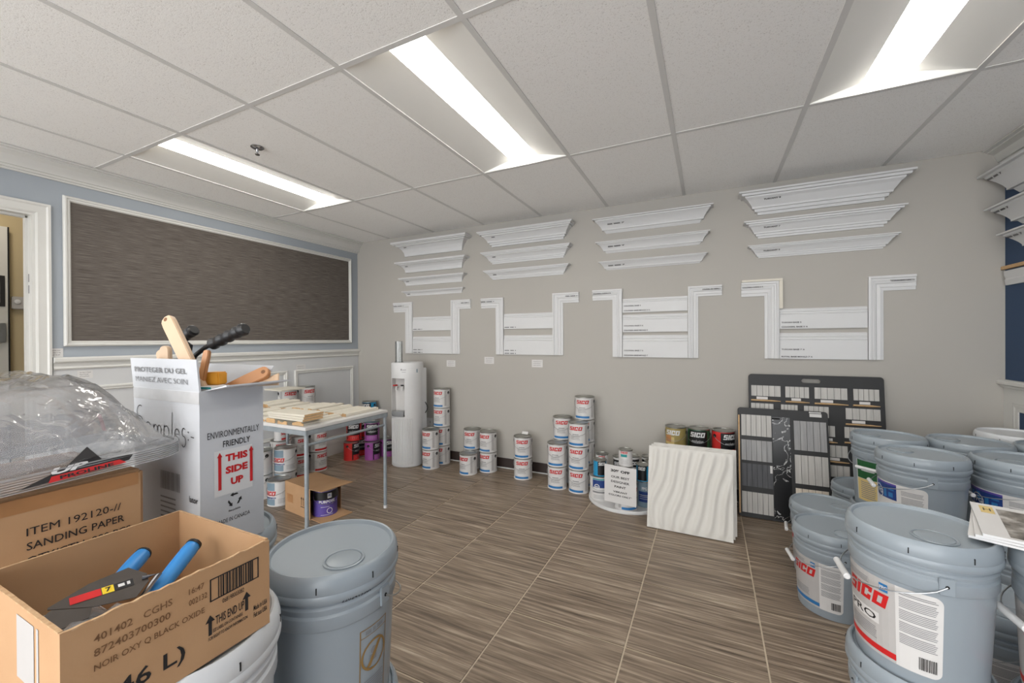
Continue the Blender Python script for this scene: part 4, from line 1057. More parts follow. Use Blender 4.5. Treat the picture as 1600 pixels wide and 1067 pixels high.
ctext(mb, '~', f, -PI / 2 + .28, -PI / 2 + .36, .95, .975, .03, .2); patch(mb, f, -PI / 2 + .38, -PI / 2 + .62, .957, .962, 4); patch(mb, f, -PI / 2 + .35, -PI / 2 + .6, .937, .94, 4)
mb.build('logo', M_greyink, body, smooth=0, normals=False)
mb = MB(); patch(mb, f, -PI / 2 + 1.28, -PI / 2 + 1.36, .93, .965, 3); mb.build('badge', M_slate, body, smooth=0, normals=False)
MB().box(.1, .15, .02, .12, .3, .97).build('back_cover', M_white, t, smooth=0, bevel=.006)
pts = [(.15 + .03 * math.sin(i / 10 * PI), .09, .62 - .11 * i / 10) for i in range(11)]
MB().tube(pts, .004, 6).build('power_cord', M_black, t)
t = thing('cup_dispenser', 'clear plastic cup tube standing on top of the water cooler', 'cup dispenser', (-2.80, 3.18, HT))
MB().lathe([(.036, 0), (.036, .21), (.034, .21), (.034, 0)], 24).build('tube', M_clear2, t)
MB().lathe([(0, .0005), (.044, .0005), (.044, .005), (.037, .007)], 24).build('foot', M_clear2, t)
MB().lathe([(0, .212), (.01, .212), (.037, .205)], 24).build('cap', M_clear2, t)

# ------------------------------------------------------------------ table
TX0, TX1, TY0, TY1, TZ = -3.3, -2.165, 1.645, 2.335, .73
t = thing('folding_table', 'grey tube folding table covered with moulding offcuts', 'table', ((TX0 + TX1) / 2, (TY0 + TY1) / 2, 0))
hx, hy = (TX1 - TX0) / 2, (TY1 - TY0) / 2
MB().box(-hx, hx, -hy, hy, TZ - .02, TZ).build('tabletop', M_paper, t, smooth=0, bevel=.003)
for s in (-1, 1):
    MB().box(-hx, hx, s * (hy - .006) - .006, s * (hy - .006) + .006, TZ - .05, TZ - .0205).build('apron', M_steel, t, smooth=0, bevel=.002)
    MB().box(s * (hx - .006) - .006, s * (hx - .006) + .006, -hy + .0125, hy - .0125, TZ - .05, TZ - .0205).build('apron', M_steel, t, smooth=0, bevel=.002)
    MB().tube([(s * (hx - .016), -hy + .02, TZ - .11), (s * (hx - .016), hy - .02, TZ - .11)], .009, 10).build('rail', M_steel, t)
for sx in (-1, 1):
    for sy in (-1, 1):
        l = MB().tube([(sx * (hx - .016), sy * (hy - .016), TZ - .0205), (sx * (hx - .016), sy * (hy - .016), .02)], .0125, 12).build('leg', M_steel, t)
        MB().tube([(sx * (hx - .016), sy * (hy - .016), .022), (sx * (hx - .016), sy * (hy - .016), 0)], .014, 12).build('foot', M_white, l)
# moulding offcuts
r = random.Random(5)
PR2 = [[(0, 0), (1, 0), (1, .5), (.85, .6), (.8, .9), (.5, 1), (.3, .7), (.12, .6), (0, .5)], [(0, 0), (1, 0), (1, .9), (.7, 1), (.6, .6), (.3, .55), (.2, .9), (0, .9)], [(0, 0), (1, 0), (1, .8), (.9, 1), (.1, 1), (0, .7)]]
cols = [(-2.275, .1), (-2.395, .1), (-2.515, .1), (-2.635, .11), (-2.76, .11), (-2.885, .11), (-3.01, .11), (-3.135, .11), (-3.25, .1)]
desc = ['at the right end', 'second from the right end', 'third from the right end', 'fourth from the right end', 'in the middle', 'just left of the middle', 'fourth from the left end', 'third from the left end', 'at the left end']
for i, (x, wd) in enumerate(cols):
    for row in (0, 1):
        ln = r.uniform(.27, .31); y = (1.815 if row == 0 else 2.155) + r.uniform(-.008, .008); th = r.uniform(.014, .03)
        w2 = wd * r.uniform(.86, 1.0)
        t = thing('moulding_offcut', 'cream moulding offcut on the table, %s row, %s' % (('front', 'back')[row], desc[i]), 'moulding', (x, y, TZ + .0005), r.uniform(-.05, .05), 'moulding offcuts laid out on the folding table')
        pf = PR2[(i + row) % 3]
        MB().loft([[((a - .5) * w2, yy, b * th) for a, b in pf] for yy in (-ln / 2 + .002, ln / 2 - .002)]).build('strip', M_cream, t, smooth=0)
        for s in (-1, 1):
            MB().loft([[((a - .5) * w2 * .995, s * yy, b * th * .995 + .0001) for a, b in pf] for yy in (ln / 2 - .002, ln / 2)]).build('cut_end', M_mdf, t, smooth=0)
for k in range(3):
    t = thing('board_offcut', 'flat white board, %s in the stack at the near edge of the table' % ('bottom', 'middle', 'top')[k], 'board', (-2.36 - .006 * k, 1.722 + .004 * k, TZ + .031 + .0135 * k), .03 * k - .02, 'flat boards stacked at the near table edge')
    MB().box(-.165, .165, -.07, .07, 0, .0125).build('face', M_cream, t, smooth=0, bevel=.001)
    MB().box(.165, .1665, -.0695, .0695, .0005, .012).build('cut_end', M_mdf, t, smooth=0)

# carton with the purple can under the table
t = thing('cardboard_carton', 'open brown carton lying on its side under the table around a purple can', 'box', (-2.62, 2.06, 0), math.radians(-8))
x0, x1, y0, y1, h_ = -.2, .13, -.11, .13, .215
e = .004
MB().box(x0, x0 + e, y0, y1, 0, h_).build('side', M_card, t, smooth=0)
MB().box(x0 + e, x1, y0, y0 + e, e, h_ - e).build('side', M_card, t, smooth=0)
MB().box(x0 + e, x1, y1 - e, y1, e, h_ - e).build('side', M_card, t, smooth=0)
MB().box(x0 + e, x1, y0, y1, 0, e).build('bottom', M_card, t, smooth=0)
tp = MB().box(x0 + e, x1, y0, y1, h_ - e, h_).build('top', M_card, t, smooth=0)
MB().loft([[(x1 + dx, y, h_ - e - dz) for dx, dz in ((0, 0), (0, -e), (.145, -.012 - e), (.145, -.012))] for y in (y0, y1)]).build('flap', M_card, t, smooth=0)
MB().loft([[(x1 + dx, y, dz) for dx, dz in ((0, .0005), (0, e), (.14, e), (.14, .0005))] for y in (y0 + .01, y1)]).build('flap', M_card, t, smooth=0)
fp = lambda u, v: (u, y0 - .0006, v)
MB().box(x0 + .03, x0 + .11, y0 - .0008, y0, .07, .13).build('tape_patch', mat('brown tape', (176, 128, 84), .4, noise=(20, .4)), t, smooth=0)
mb = MB()
for u in (.02, .045): mb.quad(fp(u, .08), fp(u + .006, .08), fp(u + .006, .13), fp(u, .13)); mb.add([fp(u - .006, .125), fp(u + .012, .125), fp(u + .003, .142)], [(0, 1, 2)])
mb.quad(fp(.01, .068), fp(.06, .068), fp(.06, .073), fp(.01, .073)); mb.build('arrow_print', M_ink, t, smooth=0, normals=False)
can('purpleppg', -2.515, 2.065, .0045, 14, 'purple paint can inside the brown carton under the table')

# ------------------------------------------------------------------ open carton of trowels
Z0 = PT + .0005
ox0, ox1, oy0, oy1, oh, e = -1.004, -.712, .204, .466, .15, .004
t = thing('open_carton', 'open brown cardboard carton of trowels in the near left corner', 'box', ((ox0 + ox1) / 2, (oy0 + oy1) / 2, Z0))
cx, cy = (ox0 + ox1) / 2, (oy0 + oy1) / 2; hx, hy = (ox1 - ox0) / 2, (oy1 - oy0) / 2
MB().box(-hx, hx, -hy, hy, 0, e).build('bottom', M_card, t, smooth=0)
def torn(mb_axis, fixed, a0, a1, sgn_, seed):
    rr_ = random.Random(seed); n = 26; A = []; B = []
    for i in range(n + 1):
        a = a0 + (a1 - a0) * i / n; z = oh - (rr_.uniform(0, .003) if seed == 3 else rr_.uniform(0, .0006)); A.append((a, z))
    vs = []
    mb = MB()
    ring0 = [(a0, e)] + [(a1, e)] + [(a, z) for a, z in A[::-1]]
    def P(a, z, d): return (fixed + sgn_ * d, a, z) if mb_axis == 'x' else (a, fixed + sgn_ * d, z)
    mb.loft([[P(a, z, d) for a, z in ring0] for d in (0, -e)])
    return mb, A
for ax, fixed, a0, a1, s, sd in (('x', hx, -hy, hy, 1, 3), ('x', -hx, -hy, hy, -1, 0), ('y', hy, -hx + e, hx - e, 1, 5), ('y', -hy, -hx + e, hx - e, -1, 7)):
    mb, A = torn(ax, fixed, a0, a1, s, sd); w_ = mb.build('wall', M_card, t, smooth=0)
    ed = MB()
    for i in range(len(A) - 1):
        (a, z), (b, y) = A[i], A[i + 1]
        Pf = (lambda a, z, d: (fixed + s * d, a, z)) if ax == 'x' else (lambda a, z, d: (a, fixed + s * d, z))
        ed.quad(Pf(a, z + .0004, .0003), Pf(b, y + .0004, .0003), Pf(b, y + .0004, -e - .0003), Pf(a, z + .0004, -e - .0003))
        if i % 2: ed.quad(Pf(a, z + .0004, .0004), Pf(b, y + .0004, .0004), Pf(b, y - .0016, .0004), Pf(a, z - .0016, .0004))
    ed.build('torn_edge', M_cardedge, w_, smooth=0, normals=False)
# print on the face toward +X : u runs along +Y
ff = lambda u, v: (hx + .0006, u, v)
Lx = 2 * hy
mb = MB()
Y_ = lambda f: -hy + f * Lx
mb.text('401402   CGHS', ff, Y_(.115), Y_(.44), .118, .128, .01); mb.text('872403700300', ff, Y_(.115), Y_(.43), .1, .11, .01)
mb.text('NOIR OXY Q BLACK OXIDE', ff, Y_(.115), Y_(.6), .08, .09, .01); mb.text('16:47', ff, Y_(.52), Y_(.6), .12, .129, .01); mb.text('002132', ff, Y_(.52), Y_(.615), .103, .112, .01)
mb.build('stock_print', mat('brown ink', (104, 74, 48), .7, noise=(60, .3), c2=(130, 94, 62)), t, smooth=0, normals=False)
mb = MB()
for tx, q in (('(946 L)', (.08, .5, .022, .052)), ('THIS END UP', (.66, .83, .052, .066)), ('SEE LABEL ON CONTAINERS', (.645, .82, .042, .0475)), ('FOR RIGHT TO KNOW INFORMATION', (.62, .85, .032, .0375)), ('Made in USA', (.89, .98, .038, .047)), ('Fait aux USA', (.89, .98, .026, .035))):
    MB().text(tx, ff, Y_(q[0]), Y_(q[1]), q[2], q[3], .014).build('shipping_print', M_ink, t, smooth=0, normals=False)
for f0, z in ((.63, .04), (.845, .046)):
    mb = MB(); a = Y_(f0); mb.quad(ff(a - .0025, z), ff(a + .0025, z), ff(a + .0025, z + .022), ff(a - .0025, z + .022)); mb.add([ff(a - .007, z + .021), ff(a + .007, z + .021), ff(a, z + .032)], [(0, 1, 2)]); mb.build('arrow_mark', M_ink, t, smooth=0, normals=False)
mb = MB()
u0, u1, v0, v1 = Y_(.63), Y_(.925), .092, .128
for a in ((u0, u1, v0, v0 + .002), (u0, u1, v1 - .002, v1), (u0, u0 + .002, v0, v1), (u1 - .002, u1, v0, v1)): mb.quad(ff(a[0], a[2]), ff(a[1], a[2]), ff(a[1], a[3]), ff(a[0], a[3]))
r = random.Random(11); a = u0 + .012
while a < u1 - .012:
    wd = r.choice((.0008, .0016, .0024)); mb.quad(ff(a, v0 + .002), ff(a + wd, v0 + .002), ff(a + wd, v1 - .002), ff(a, v1 - .002)); a += wd + r.choice((.0008, .0015, .002))
mb.text('068198003082', ff, Y_(.7), Y_(.83), v0 - .0115, v0 - .004, .0)
mb.build('barcode', M_ink, t, smooth=0, normals=False)
fy = lambda u, v: (u, -hy - .0006, v)
mb = MB()
for k, (a, b) in enumerate(((.0, .06), (.068, .075))): mb.quad(fy(hx - .14 + a, .05), fy(hx - .14 + b, .05), fy(hx - .14 + b, .135), fy(hx - .14 + a, .135))
mb.build('white_label', M_lgrey, t, smooth=0, normals=False)
# trowels: blade, steel neck, blue handle
TR1 = ((-.832, .345, .824), (-.877, .432, .868), (-.862, .235, .861), (-.838, .352, .856))
TR2 = ((-.908, .325, .835), (-.955, .386, .853), (-.905, .225, .815), (-.9, .30, .83))
def trowel(p_handle0, p_handle1, blade_tip, heel, blade_w, label, with_print):
    h0, h1 = Vector(p_handle0), Vector(p_handle1)
    c = (h0 + h1) / 2
    t = thing('trowel', label, 'trowel', tuple(c), 0, 'blue handled trowels in the open carton')
    L = lambda p: tuple(Vector(p) - c)
    d = (h1 - h0); pts = [h0 + d * k for k in (0, .04, .2, .5, .8, .93, 1)]
    hd = MB().tube([L(p) for p in pts], [.008, .0105, .0125, .0135, .0135, .012, .006], 14).build('handle', M_blueh, t)
    MB().tube([L(h1 - d * .08), L(h1 - d * .03), L(h1 + d * .015)], [.0132, .0125, .006], 14).build('end_cap', M_black, hd)
    MB().tube([L(h0 - d * .12), L(h0 + d * .06)], [.0075, .0105], 12).build('ferrule', M_black, t)
    tip = Vector(blade_tip); heel = Vector(heel)
    bl = (tip - heel); neck_end = heel + bl * .02
    MB().tube([L(h0 - d * .1), L(h0 - d * .3), L(h0 - d * .3 + Vector((-.004, 0, .018))), L(heel + Vector((.003, .004, .001))), L(heel + bl * .14 + Vector((0, 0, .002)))], .0045, 10).build('neck', M_chrome, t)
    sd = bl.cross(Vector((.35, -.2, 1))).normalized() * blade_w; nm = sd.cross(bl).normalized() * .0012
    b0 = heel + bl * .08
    outl = [b0 - sd * .25, b0 + bl * .16 - sd, b0 + bl * .55 - sd * .72, tip - sd * .05, tip + sd * .05, b0 + bl * .55 + sd * .72, b0 + bl * .16 + sd, b0 + sd * .25]
    bld = MB().loft([[L(p + q) for p in outl] for q in (nm * 0, nm)]).build('blade', mat('dark steel blade', (98, 92, 88), .35, .6, noise=(20, .3)), t, smooth=0)
    if with_print:
        def bp(u, v, o=1.6): return L(b0 + bl * (.1 + .8 * u) + sd * (v - .5) * .9 + nm * o)
        for a, b, m, nmx in ((.45, .8, M_red, 'red_strip'), (.3, .44, M_yellow, 'yellow_strip'), (.06, .29, M_ink, 'black_strip')):
            MB().quad(bp(a, .25), bp(b, .25), bp(b, .72), bp(a, .72)).build(nmx, m, bld, smooth=0, normals=False)
        MB().text('7', lambda u, v: bp(u, v, 1.9), .4, .33, .35, .65, .03).build('number_print', M_ink, bld, smooth=0, normals=False)
        MB().quad(bp(.1, .4, 1.9), bp(.14, .4, 1.9), bp(.14, .62, 1.9), bp(.1, .62, 1.9)).quad(bp(.17, .4, 1.9), bp(.25, .4, 1.9), bp(.25, .6, 1.9), bp(.17, .6, 1.9)).build('white_print', M_white, bld, smooth=0, normals=False)
    return t
trowel(*TR1, .034, 'trowel with blue handle and printed steel blade, front one in the carton', True)
trowel(*TR2, .03, 'trowel with blue handle, rear one in the carton', False)
# plastic wrapped packs filling the carton
def pack(x0, x1, y0, y1, z0, z1, label, seed, blue=False):
    rr_ = random.Random(seed); n, m = 9, 7; mb = MB()
    for j in range(m + 1):
        for i in range(n + 1):
            u, v = i / n, j / m; ed = min(u, 1 - u, v, 1 - v)
            mb.v.append((x0 + (x1 - x0) * u, y0 + (y1 - y0) * v, z0 + (z1 - z0) * (min(1, ed * 5) * .8 + .2 * rr_.random())))
    for j in range(m):
        for i in range(n): a = j * (n + 1) + i; mb.f.append((a, a + 1, a + n + 2, a + n + 1))
    t = thing('wrapped_pack', label, 'package', ((x0 + x1) / 2, (y0 + y1) / 2, Z0 + .0045), 0, 'plastic wrapped packs in the open carton')
    L0 = ((x0 + x1) / 2, (y0 + y1) / 2, Z0 + .0045)
    mb.build('film', M_clear, t, smooth=60, normals=False).data.transform(Matrix.Translation([-q for q in L0]))
    MB().box(x0 + .008, x1 - .008, y0 + .008, y1 - .008, Z0 + .0045, z0 + (z1 - z0) * .45).build('contents', M_lgrey, t, smooth=0).data.transform(Matrix.Translation([-q for q in L0]))
    if blue:
        zz = z0 + (z1 - z0) * .46
        for k, (a, b, m) in enumerate(((.0, .4, M_bluep), (.42, .7, M_paper), (.72, .95, M_ink))):
            MB().box(x1 - .06, x1 - .012, y0 + .012 + a * (y1 - y0 - .024), y0 + .012 + b * (y1 - y0 - .024), zz - .001, zz + .001).build('pack_print', m, t, smooth=0).data.transform(Matrix.Translation([-q for q in L0]))
pack(-.85, -.722, .214, .33, Z0 + .06, Z0 + .105, 'clear wrapped pack with blue print at the near end of the carton', 1, True)
pack(-.995, -.86, .214, .33, Z0 + .03, Z0 + .07, 'clear wrapped grey pack at the rear of the carton', 2)
pack(-.83, -.722, .34, .455, Z0 + .045, Z0 + .09, 'clear wrapped pack under the front trowel handle', 3)

# ------------------------------------------------------------------ sanding paper carton
sx0, sx1, sy0, sy1, sh = -1.44, -1.10, .06, .444, .232
t = thing('sanding_carton', 'closed brown carton of sanding paper under the clear trays', 'box', ((sx0 + sx1) / 2, (sy0 + sy1) / 2, Z0))
hx, hy = (sx1 - sx0) / 2, (sy1 - sy0) / 2
MB().box(-hx, hx, -hy, hy, 0, sh).build('body', M_card, t, smooth=0, bevel=.006)
ff2 = lambda u, v: (hx + .0012, u - (sy0 + sy1) / 2, v)
mb = MB()
mb.text('ITEM 192120-//', ff2, .275, .405, .158, .172, 0); mb.text('SANDING PAPER', ff2, .275, .41, .132, .146, .006); mb.text('QTY/CTN  200 PCS', ff2, .275, .42, .106, .12, .012)
mb.build('print', M_ink, t, smooth=0, normals=False)
MB().box(hx, hx + .0007, -hy + .01, hy - .01, sh - .03, sh - .004).build('tape', mat('brown tape', (176, 128, 84), .4), t, smooth=0)

# ------------------------------------------------------------------ clear tray liners in plastic
t = thing('tray_liner_pack', 'shrink wrapped pack of clear plastic paint tray liners lying upside down on the carton', 'tray', (-1.25, .3, Z0 + sh))
ZT = .004
def rrect(x0, x1, y0, y1, r, z, n=5):
    return [(u, v, z(u, v) if callable(z) else z) for u, v in rounded(x0, x1, y0, y1, r, n)]
tilt = lambda y: .012 + .055 * max(0, (y + .05)) 
rim = MB()
loops = []
for k in range(7):
    zz = k * .0042
    for o, dz in ((0, 0), (.006, .0012), (.006, .003), (0, .0042)):
        loops.append(rrect(-.165 - o, .165 + o, -.25 - o, .215 + o, .06, lambda u, v, q=zz + dz: tilt(v) + q - .008))
rim.loft(loops, caps=False); rim.build('rim_stack', M_rim, t, smooth=50, normals=False)
# body: deep well toward the viewer, ramp falling to the far end
NU, NV = 20, 26; bd = MB()
def top(u, v):
    y = -.235 + .44 * v; hmax = .178 if y < .06 else .178 - (y - .06) / .13 * .14
    hmax = max(hmax, .03)
    ed = min(u, 1 - u) * .31; k = min(1, ed / .035); k2 = min(1, (v * .44) / .03, ((1 - v) * .44) / .03)
    rib = .006 * math.sin(v * 44) * (k > .95)
    return tilt(y) + .02 + (hmax - .02 + rib) * (k ** .6) * (k2 ** .6)
for j in range(NV + 1):
    for i in range(NU + 1):
        u, v = i / NU, j / NV; bd.v.append((-.155 + .31 * u, -.235 + .44 * v, top(u, v)))
for j in range(NV):
    for i in range(NU): a = j * (NU + 1) + i; bd.f.append((a, a + 1, a + NU + 2, a + NU + 1))
bdo = bd.build('tray_body', M_clear, t, smooth=50, normals=False)
bd2 = MB(); bd2.v = [(x * .965, y * .965, z - .022 if z > .06 else z - .003) for x, y, z in bdo.data.vertices and [tuple(v.co) for v in bdo.data.vertices]]; bd2.f = [tuple(p.vertices) for p in bdo.data.polygons]
bd2.build('inner_tray', M_clear, t, smooth=50, normals=False)
# wrapping film: wrinkled sheet loosely over the ramp and rim
fm = MB(); rr_ = random.Random(9); NU, NV = 18, 22
for j in range(NV + 1):
    for i in range(NU + 1):
        u, v = i / NU, j / NV; y = -.245 + .452 * v
        x = -.16 + .336 * u
        z = max(top(min(max((x + .155) / .31, .12), .88), min(max((y + .235) / .44, .08), .92)), tilt(y) + .035) + .008 + rr_.uniform(-.005, .005)
        if u > .88: z = tilt(y) + .03 + rr_.uniform(-.004, .004)
        if v > .9: z = tilt(y) + .034 + rr_.uniform(-.004, .004)
        fm.v.append((x, y, z))
for j in range(NV):
    for i in range(NU): a = j * (NU + 1) + i; fm.f.append((a, a + 1, a + NU + 2, a + NU + 1))
fm.build('wrapping_film', M_film, t, smooth=70, normals=False)
# sticker on the front rim edge and red tape
lf = lambda u, v, d=.0: (.176 + d - v * .35, u, tilt(u) + .004 + v * .9)
MB().add([lf(-.04, .0), lf(.11, .006), lf(.118, .016), lf(.07, .022), (.15, .055, tilt(.055) + .05), lf(.02, .022)], [(0, 1, 2, 3, 4, 5)]).build('sticker', M_ink, t, smooth=0, normals=False)
MB().quad(lf(-.005, .0, .0016), lf(.105, .003, .0016), lf(.095, .012, .0016), lf(.0, .011, .0016)).build('sticker_band', M_red, t, smooth=0, normals=False)
MB().text('UP', lambda u, v: lf(u, v, .002), .0, .05, .0135, .0255, .05, .3).build('sticker_lettering', M_white, t, smooth=0, normals=False)
MB().text('PROLINE', lambda u, v: lf(u, v, .0028), .01, .085, .0025, .0095, .03).build('band_lettering', M_ink, t, smooth=0, normals=False)
MB().loft([[(x, .1 + e_, z) for x, z in ((.06, .118), (.075, .118), (.098, .085), (.085, .085))] for e_ in (0, .002)]).build('red_tape', M_tape, t, smooth=0)

# ------------------------------------------------------------------ tall samples box with tools
bx0, bx1, by0, by1, bh = -1.372, -1.066, .534, .684, .388
t = thing('samples_box', 'tall open white carton marked Samples holding brushes and handles', 'box', ((bx0 + bx1) / 2, (by0 + by1) / 2, Z0), 0)
hx, hy = (bx1 - bx0) / 2, (by1 - by0) / 2; e = .004
SH = 4 * D2R
MB().box(-hx, hx, -hy, hy, 0, e).build('bottom', M_wbox, t, smooth=0)
for nm, b in (('front_wall', (-hx, hx, -hy, -hy + e)), ('right_wall', (hx - e, hx, -hy + e, hy - e)), ('left_wall', (-hx, -hx + e, -hy + e, hy - e)), ('rear_wall', (-hx, hx, hy - e, hy))):
    MB().box(b[0], b[1], b[2], b[3], e, bh).build(nm, M_wbox, t, smooth=0)
# raised front flap, right flap folded outward, taped
MB().loft([[(x, -hy + y, z) for y, z in ((0, bh), (e, bh), (e - .006, bh + .075), (-.006, bh + .075))] for x in (-hx - .003, hx)]).build('flap', M_wbox, t, smooth=0)
MB().loft([[(hx + dx, y, z) for dx, z in ((-e, bh), (.0, bh), (.085, bh + .014), (.085, bh + .0178))] for y in (-hy + .012, hy + .02)]).build('flap', M_wbox, t, smooth=0)
MB().loft([[(x, hy + y, z) for y, z in ((0, bh), (-e, bh), (.03, bh + .05), (.034, bh + .05))] for x in (-hx, hx)]).build('flap', M_wbox, t, smooth=0)
MB().box(-hx - .0006, hx, -hy - .0008, -hy, bh - .03, bh - .002).build('packing_tape', mat('packing tape', (206, 206, 207), .25, noise=(20, .4)), t, smooth=0)
fr = lambda u, v: (u, -hy - .0012, v)
fr2 = lambda u, v: (u, -hy - .0078 - .0 + .006 * (1 - (v - bh) / .075), v)
mb = MB()
def stroke(pts, w=.0022):
    for (a, b), (c, d) in zip(pts[:-1], pts[1:]):
        q = Vector((c - a, d - b)); 
        if q.length < 1e-6: continue
        nrm = Vector((-q.y, q.x)).normalized() * w / 2
        mb.quad(fr(a + nrm.x, b + nrm.y), fr(a - nrm.x, b - nrm.y), fr(c - nrm.x, d - nrm.y), fr(c + nrm.x, d + nrm.y))
def arc_(cx, cy, rx, ry, a0, a1, n=10): return [(cx + rx * math.cos((a0 + (a1 - a0) * i / n) * D2R), cy + ry * math.sin((a0 + (a1 - a0) * i / n) * D2R)) for i in range(n + 1)]
zb = .262
stroke(arc_(-.118, zb + .062, .017, .016, 60, 230) + arc_(-.122, zb + .03, .02, .02, 80, -120))      # S
stroke(arc_(-.078, zb + .022, .013, .016, 30, 340) + [(-.064, zb + .006)])                            # a
stroke([(-.053, zb + .006), (-.051, zb + .034)] + arc_(-.042, zb + .024, .008, .01, 160, 0) + [(-.034, zb + .006)] + arc_(-.024, zb + .024, .008, .01, 160, 0) + [(-.016, zb + .006)])  # m
stroke([(-.004, zb - .024), (-.001, zb + .036)] + arc_(.01, zb + .02, .012, .015, 130, -200))         # p
stroke([(.034, zb - .002), (.037, zb + .07)])                                                         # l
stroke(arc_(.058, zb + .016, .011, .016, 0, 330) + [(.047, zb + .018), (.069, zb + .02)])             # e
stroke(arc_(.088, zb + .026, .008, .01, 40, 240) + arc_(.087, zb + .004, .009, .013, 70, -140))       # s
for z in (.01, .028): stroke([(.106, zb + z), (.1095, zb + z)], .0035)
stroke([(.118, zb + .018), (.132, zb + .017)])
mb.build('handwriting', M_ink, t, smooth=0, normals=False)
mb = MB().text('PROTEGER DU GEL', fr2, -.135, .11, bh + .04, bh + .053, .02); mb.text('MANIEZ AVEC SOIN', fr2, -.135, .11, bh + .015, bh + .028, 0)
mb.build('flap_print', M_greyink, t, smooth=0, normals=False)
mb = MB()
r = random.Random(4); a = -.02
while a < .07:
    wd = r.choice((.001, .002, .003)); mb.quad(fr(a, .14), fr(a + wd, .14), fr(a + wd, .185), fr(a, .185)); a += wd + r.choice((.001, .002))
mb.build('barcode', M_greyink, t, smooth=0, normals=False)['kind'] = 'stuff'; mb = MB()
for i in range(5): mb.quad(fr(-.02, .07 + i * .012), fr(.05, .07 + i * .012), fr(.05, .074 + i * .012), fr(-.02, .074 + i * .012))
mb.build('shipping_label', M_greyink, t, smooth=0, normals=False)['kind'] = 'stuff'
MB().text('lator', fr, .11, .146, .125, .14, .01).build('shipping_print', M_ink, t, smooth=0, normals=False)
fs = lambda u, v: (hx + .0008, u - hy, v)
Wd = 2 * hy
for tx, q in (('ENVIRONMENTALLY', (.016, .138, .272, .288)), ('FRIENDLY', (.05, .115, .247, .262)), ('MADE IN CANADA', (.036, .113, .062, .072)), ('Recyclable', (.062, .09, .084, .09))):
    MB().text(tx, fs, *q, 0 if 'M' in tx else .012).build('black_print', M_ink, t, smooth=0, normals=False)
mb = MB()
c0 = (.076, .112)
for k in range(3):   # recycling mark: three chasing arrows
    a = PI / 2 + k * 2 * PI / 3
    R_ = lambda x, y: (c0[0] + x * math.cos(a) - y * math.sin(a), c0[1] + x * math.sin(a) + y * math.cos(a))
    P_ = [R_(.011, -.009), R_(.015, -.006), R_(.015, .004), R_(.0105, .004)]; mb.quad(*[fs(*p) for p in P_])
    mb.add([fs(*R_(.008, .003)), fs(*R_(.018, .003)), fs(*R_(.0125, .0105))], [(0, 1, 2)])
mb.build('recycling_mark', M_ink, t, smooth=0, normals=False)
MB().quad(fs(.03, .13), fs(.12, .13), fs(.12, .24), fs(.03, .24)).build('white_panel', M_white, t, smooth=0, normals=False)
fs2 = lambda u, v: (hx + .0014, u - hy, v)
mb = MB().text('THIS', fs2, .055, .108, .21, .228, .05); mb.text('SIDE', fs2, .055, .108, .18, .198, .05); mb.text('UP', fs2, .067, .097, .15, .168, .05)
for u in (.042, .117): mb.quad(fs2(u - .0035, .145), fs2(u + .0035, .145), fs2(u + .0035, .225), fs2(u - .0035, .225)); mb.add([fs2(u - .006, .224), fs2(u + .006, .224), fs2(u, .236)], [(0, 1, 2)])
mb.build('red_print', M_red, t, smooth=0, normals=False)

# tools standing in the box
BZ = Z0 + bh
GTL = 'tools standing in the samples box'
def flat_handle(name, label, pts, wd, th, m, hole=True, part='handle', facing=(.44, -.9, 0)):
    a, b = Vector(pts[0]), Vector(pts[1]); d = (b - a); ln = d.length; d.normalize()
    side = d.cross(Vector(facing)).normalized(); nn = side.cross(d).normalized()
    t = thing(name, label, 'handle', tuple(a), 0, GTL)
    out = [(-wd * .40, 0), (wd * .40, 0), (wd * .5, ln * .55), (wd * .52, ln * .85)] + [(wd * .52 * math.cos(q), ln * .88 + wd * .5 * math.sin(q)) for q in (.4, .9, PI / 2, PI - .9, PI - .4)] + [(-wd * .52, ln * .85), (-wd * .5, ln * .55)]
    mb = MB().loft([[tuple(side * u + d * v + nn * q) for u, v in out] for q in (-th / 2, th / 2)])
    h = mb.build(part, m, t, smooth=40, bevel=.0015)
    if hole:
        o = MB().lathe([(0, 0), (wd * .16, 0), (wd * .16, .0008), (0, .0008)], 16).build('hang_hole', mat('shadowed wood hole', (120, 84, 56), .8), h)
        mm = Matrix((side, d, nn)).transposed().to_4x4(); mm.translation = d * (ln * .9) + nn * (th / 2 - .0002); o.matrix_local = mm
    return t
flat_handle('stir_paddle', 'long pale wooden handle with hang hole, tallest in the samples box', [(-1.10, .565, BZ - .02), (-1.332, .585, BZ + .196)], .034, .014, M_wood)
flat_handle('stir_stick', 'short round topped pale wooden handle at the left of the tall one', [(-1.292, .57, BZ - .15), (-1.292, .57, BZ + .128)], .024, .014, M_wood, False)
flat_handle('stir_stick', 'short pale wooden handle at the far left inside the samples box', [(-1.29, .60, BZ - .1), (-1.372, .59, BZ + .108)], .024, .012, M_wood, False)
flat_handle('stir_stick', 'thin tan wooden handle beside the right black grip', [(-1.14, .555, BZ - .1), (-1.122, .585, BZ + .115)], .014, .012, M_wood2, False)
flat_handle('wood_wedge', 'pale wooden piece sticking out at the left of the samples box', [(-1.34, .61, BZ - .13), (-1.42, .60, BZ + .035)], .03, .01, M_wood, False)
flat_handle('paint_brush', 'orange varnished brush handle lying across the right flap of the samples box', [(-1.15, .62, BZ - .02), (-1.063, .70, BZ + .038)], .034, .014, M_wood2, True, facing=(.3, -.9, .4))
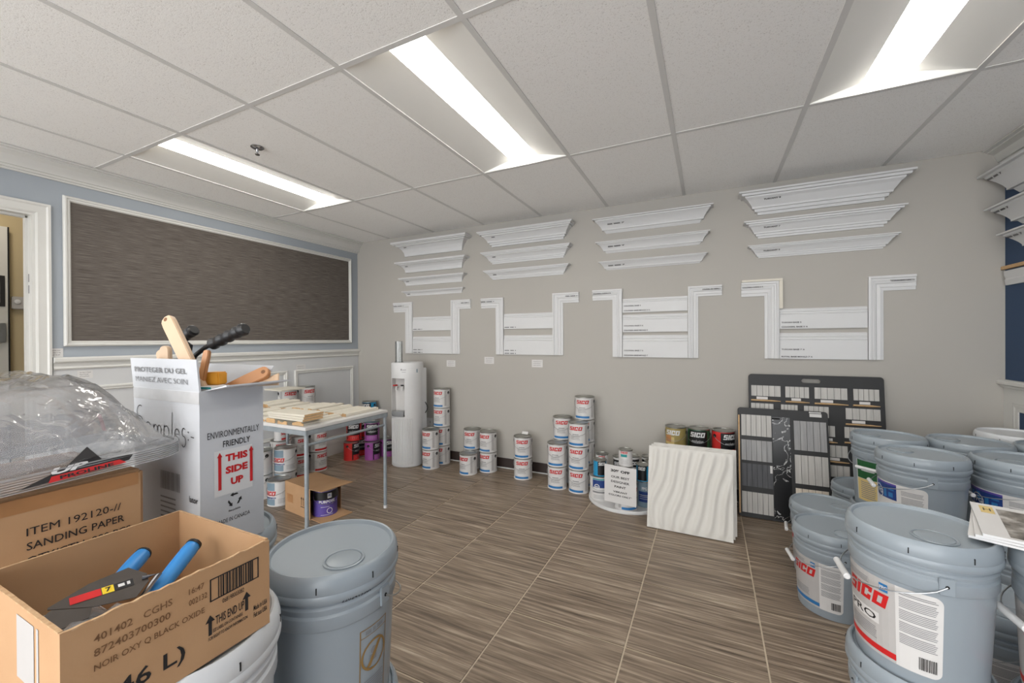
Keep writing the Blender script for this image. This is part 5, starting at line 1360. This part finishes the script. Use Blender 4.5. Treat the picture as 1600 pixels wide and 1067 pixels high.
def grip(label, pts, g0, g1):
    t = thing('paint_roller', label, 'handle', tuple(pts[0]), 0, GTL); o = Vector(pts[0])
    MB().tube([tuple(Vector(p) - o) for p in pts], .006, 10).build('shaft', M_black, t)
    a, b = Vector(g0) - o, Vector(g1) - o; n = 19
    rs = [.0135 + (.0025 if k % 4 in (1, 2) else 0) for k in range(n)]; rs[0] = .009; rs[-1] = .012; rs[-2] = .0165; rs[-3] = .0165
    MB().tube([tuple(a + (b - a) * k / (n - 1)) for k in range(n)], rs, 14).build('grip', M_black, t)
grip('black ribbed rubber grip on a curved shaft, right one above the samples box', [(-1.255, .60, BZ - .15), (-1.25, .605, BZ + .05), (-1.235, .61, BZ + .08), (-1.205, .62, BZ + .102), (-1.15, .63, BZ + .122)], (-1.19, .625, BZ + .108), (-1.065, .64, BZ + .15))
grip('black ribbed rubber grip behind the tall wooden handle', [(-1.355, .655, BZ - .15), (-1.36, .655, BZ + .07), (-1.35, .655, BZ + .105), (-1.39, .653, BZ + .122)], (-1.42, .65, BZ + .113), (-1.339, .66, BZ + .152))
t = thing('plastic_block', 'small amber plastic block at the rim of the samples box', 'block', (-1.125, .602, BZ + .008), .4, GTL)
MB().box(-.018, .018, -.016, .016, 0, .032).build('body', M_orange, t, smooth=0, bevel=.003)
t = thing('small_carton', 'small white and red carton at the rim of the samples box', 'box', (-1.105, .575, BZ - .028), .25, GTL)
MB().box(-.028, .03, -.022, .03, 0, .036).build('body', M_white, t, smooth=0, bevel=.001)
MB().box(-.028, -.002, -.0226, -.022, .002, .03).build('red_panel', M_red, t, smooth=0)
MB().box(-.028, .03, -.0226, -.022, .031, .0355).build('teal_stripe', M_teal, t, smooth=0)
tag(MB().loft([[(-1.07, .66 + q, BZ + .0), (-1.03, .70 + q, BZ + .0), (-1.05, .715 + q, BZ + .03), (-1.075, .69 + q, BZ + .015)] for q in (0, .004)]).build('wood_chip', M_wood, loc=(-1.06, .68, BZ), smooth=0), 'small pale wooden scrap poking up behind the right flap', 'wood')
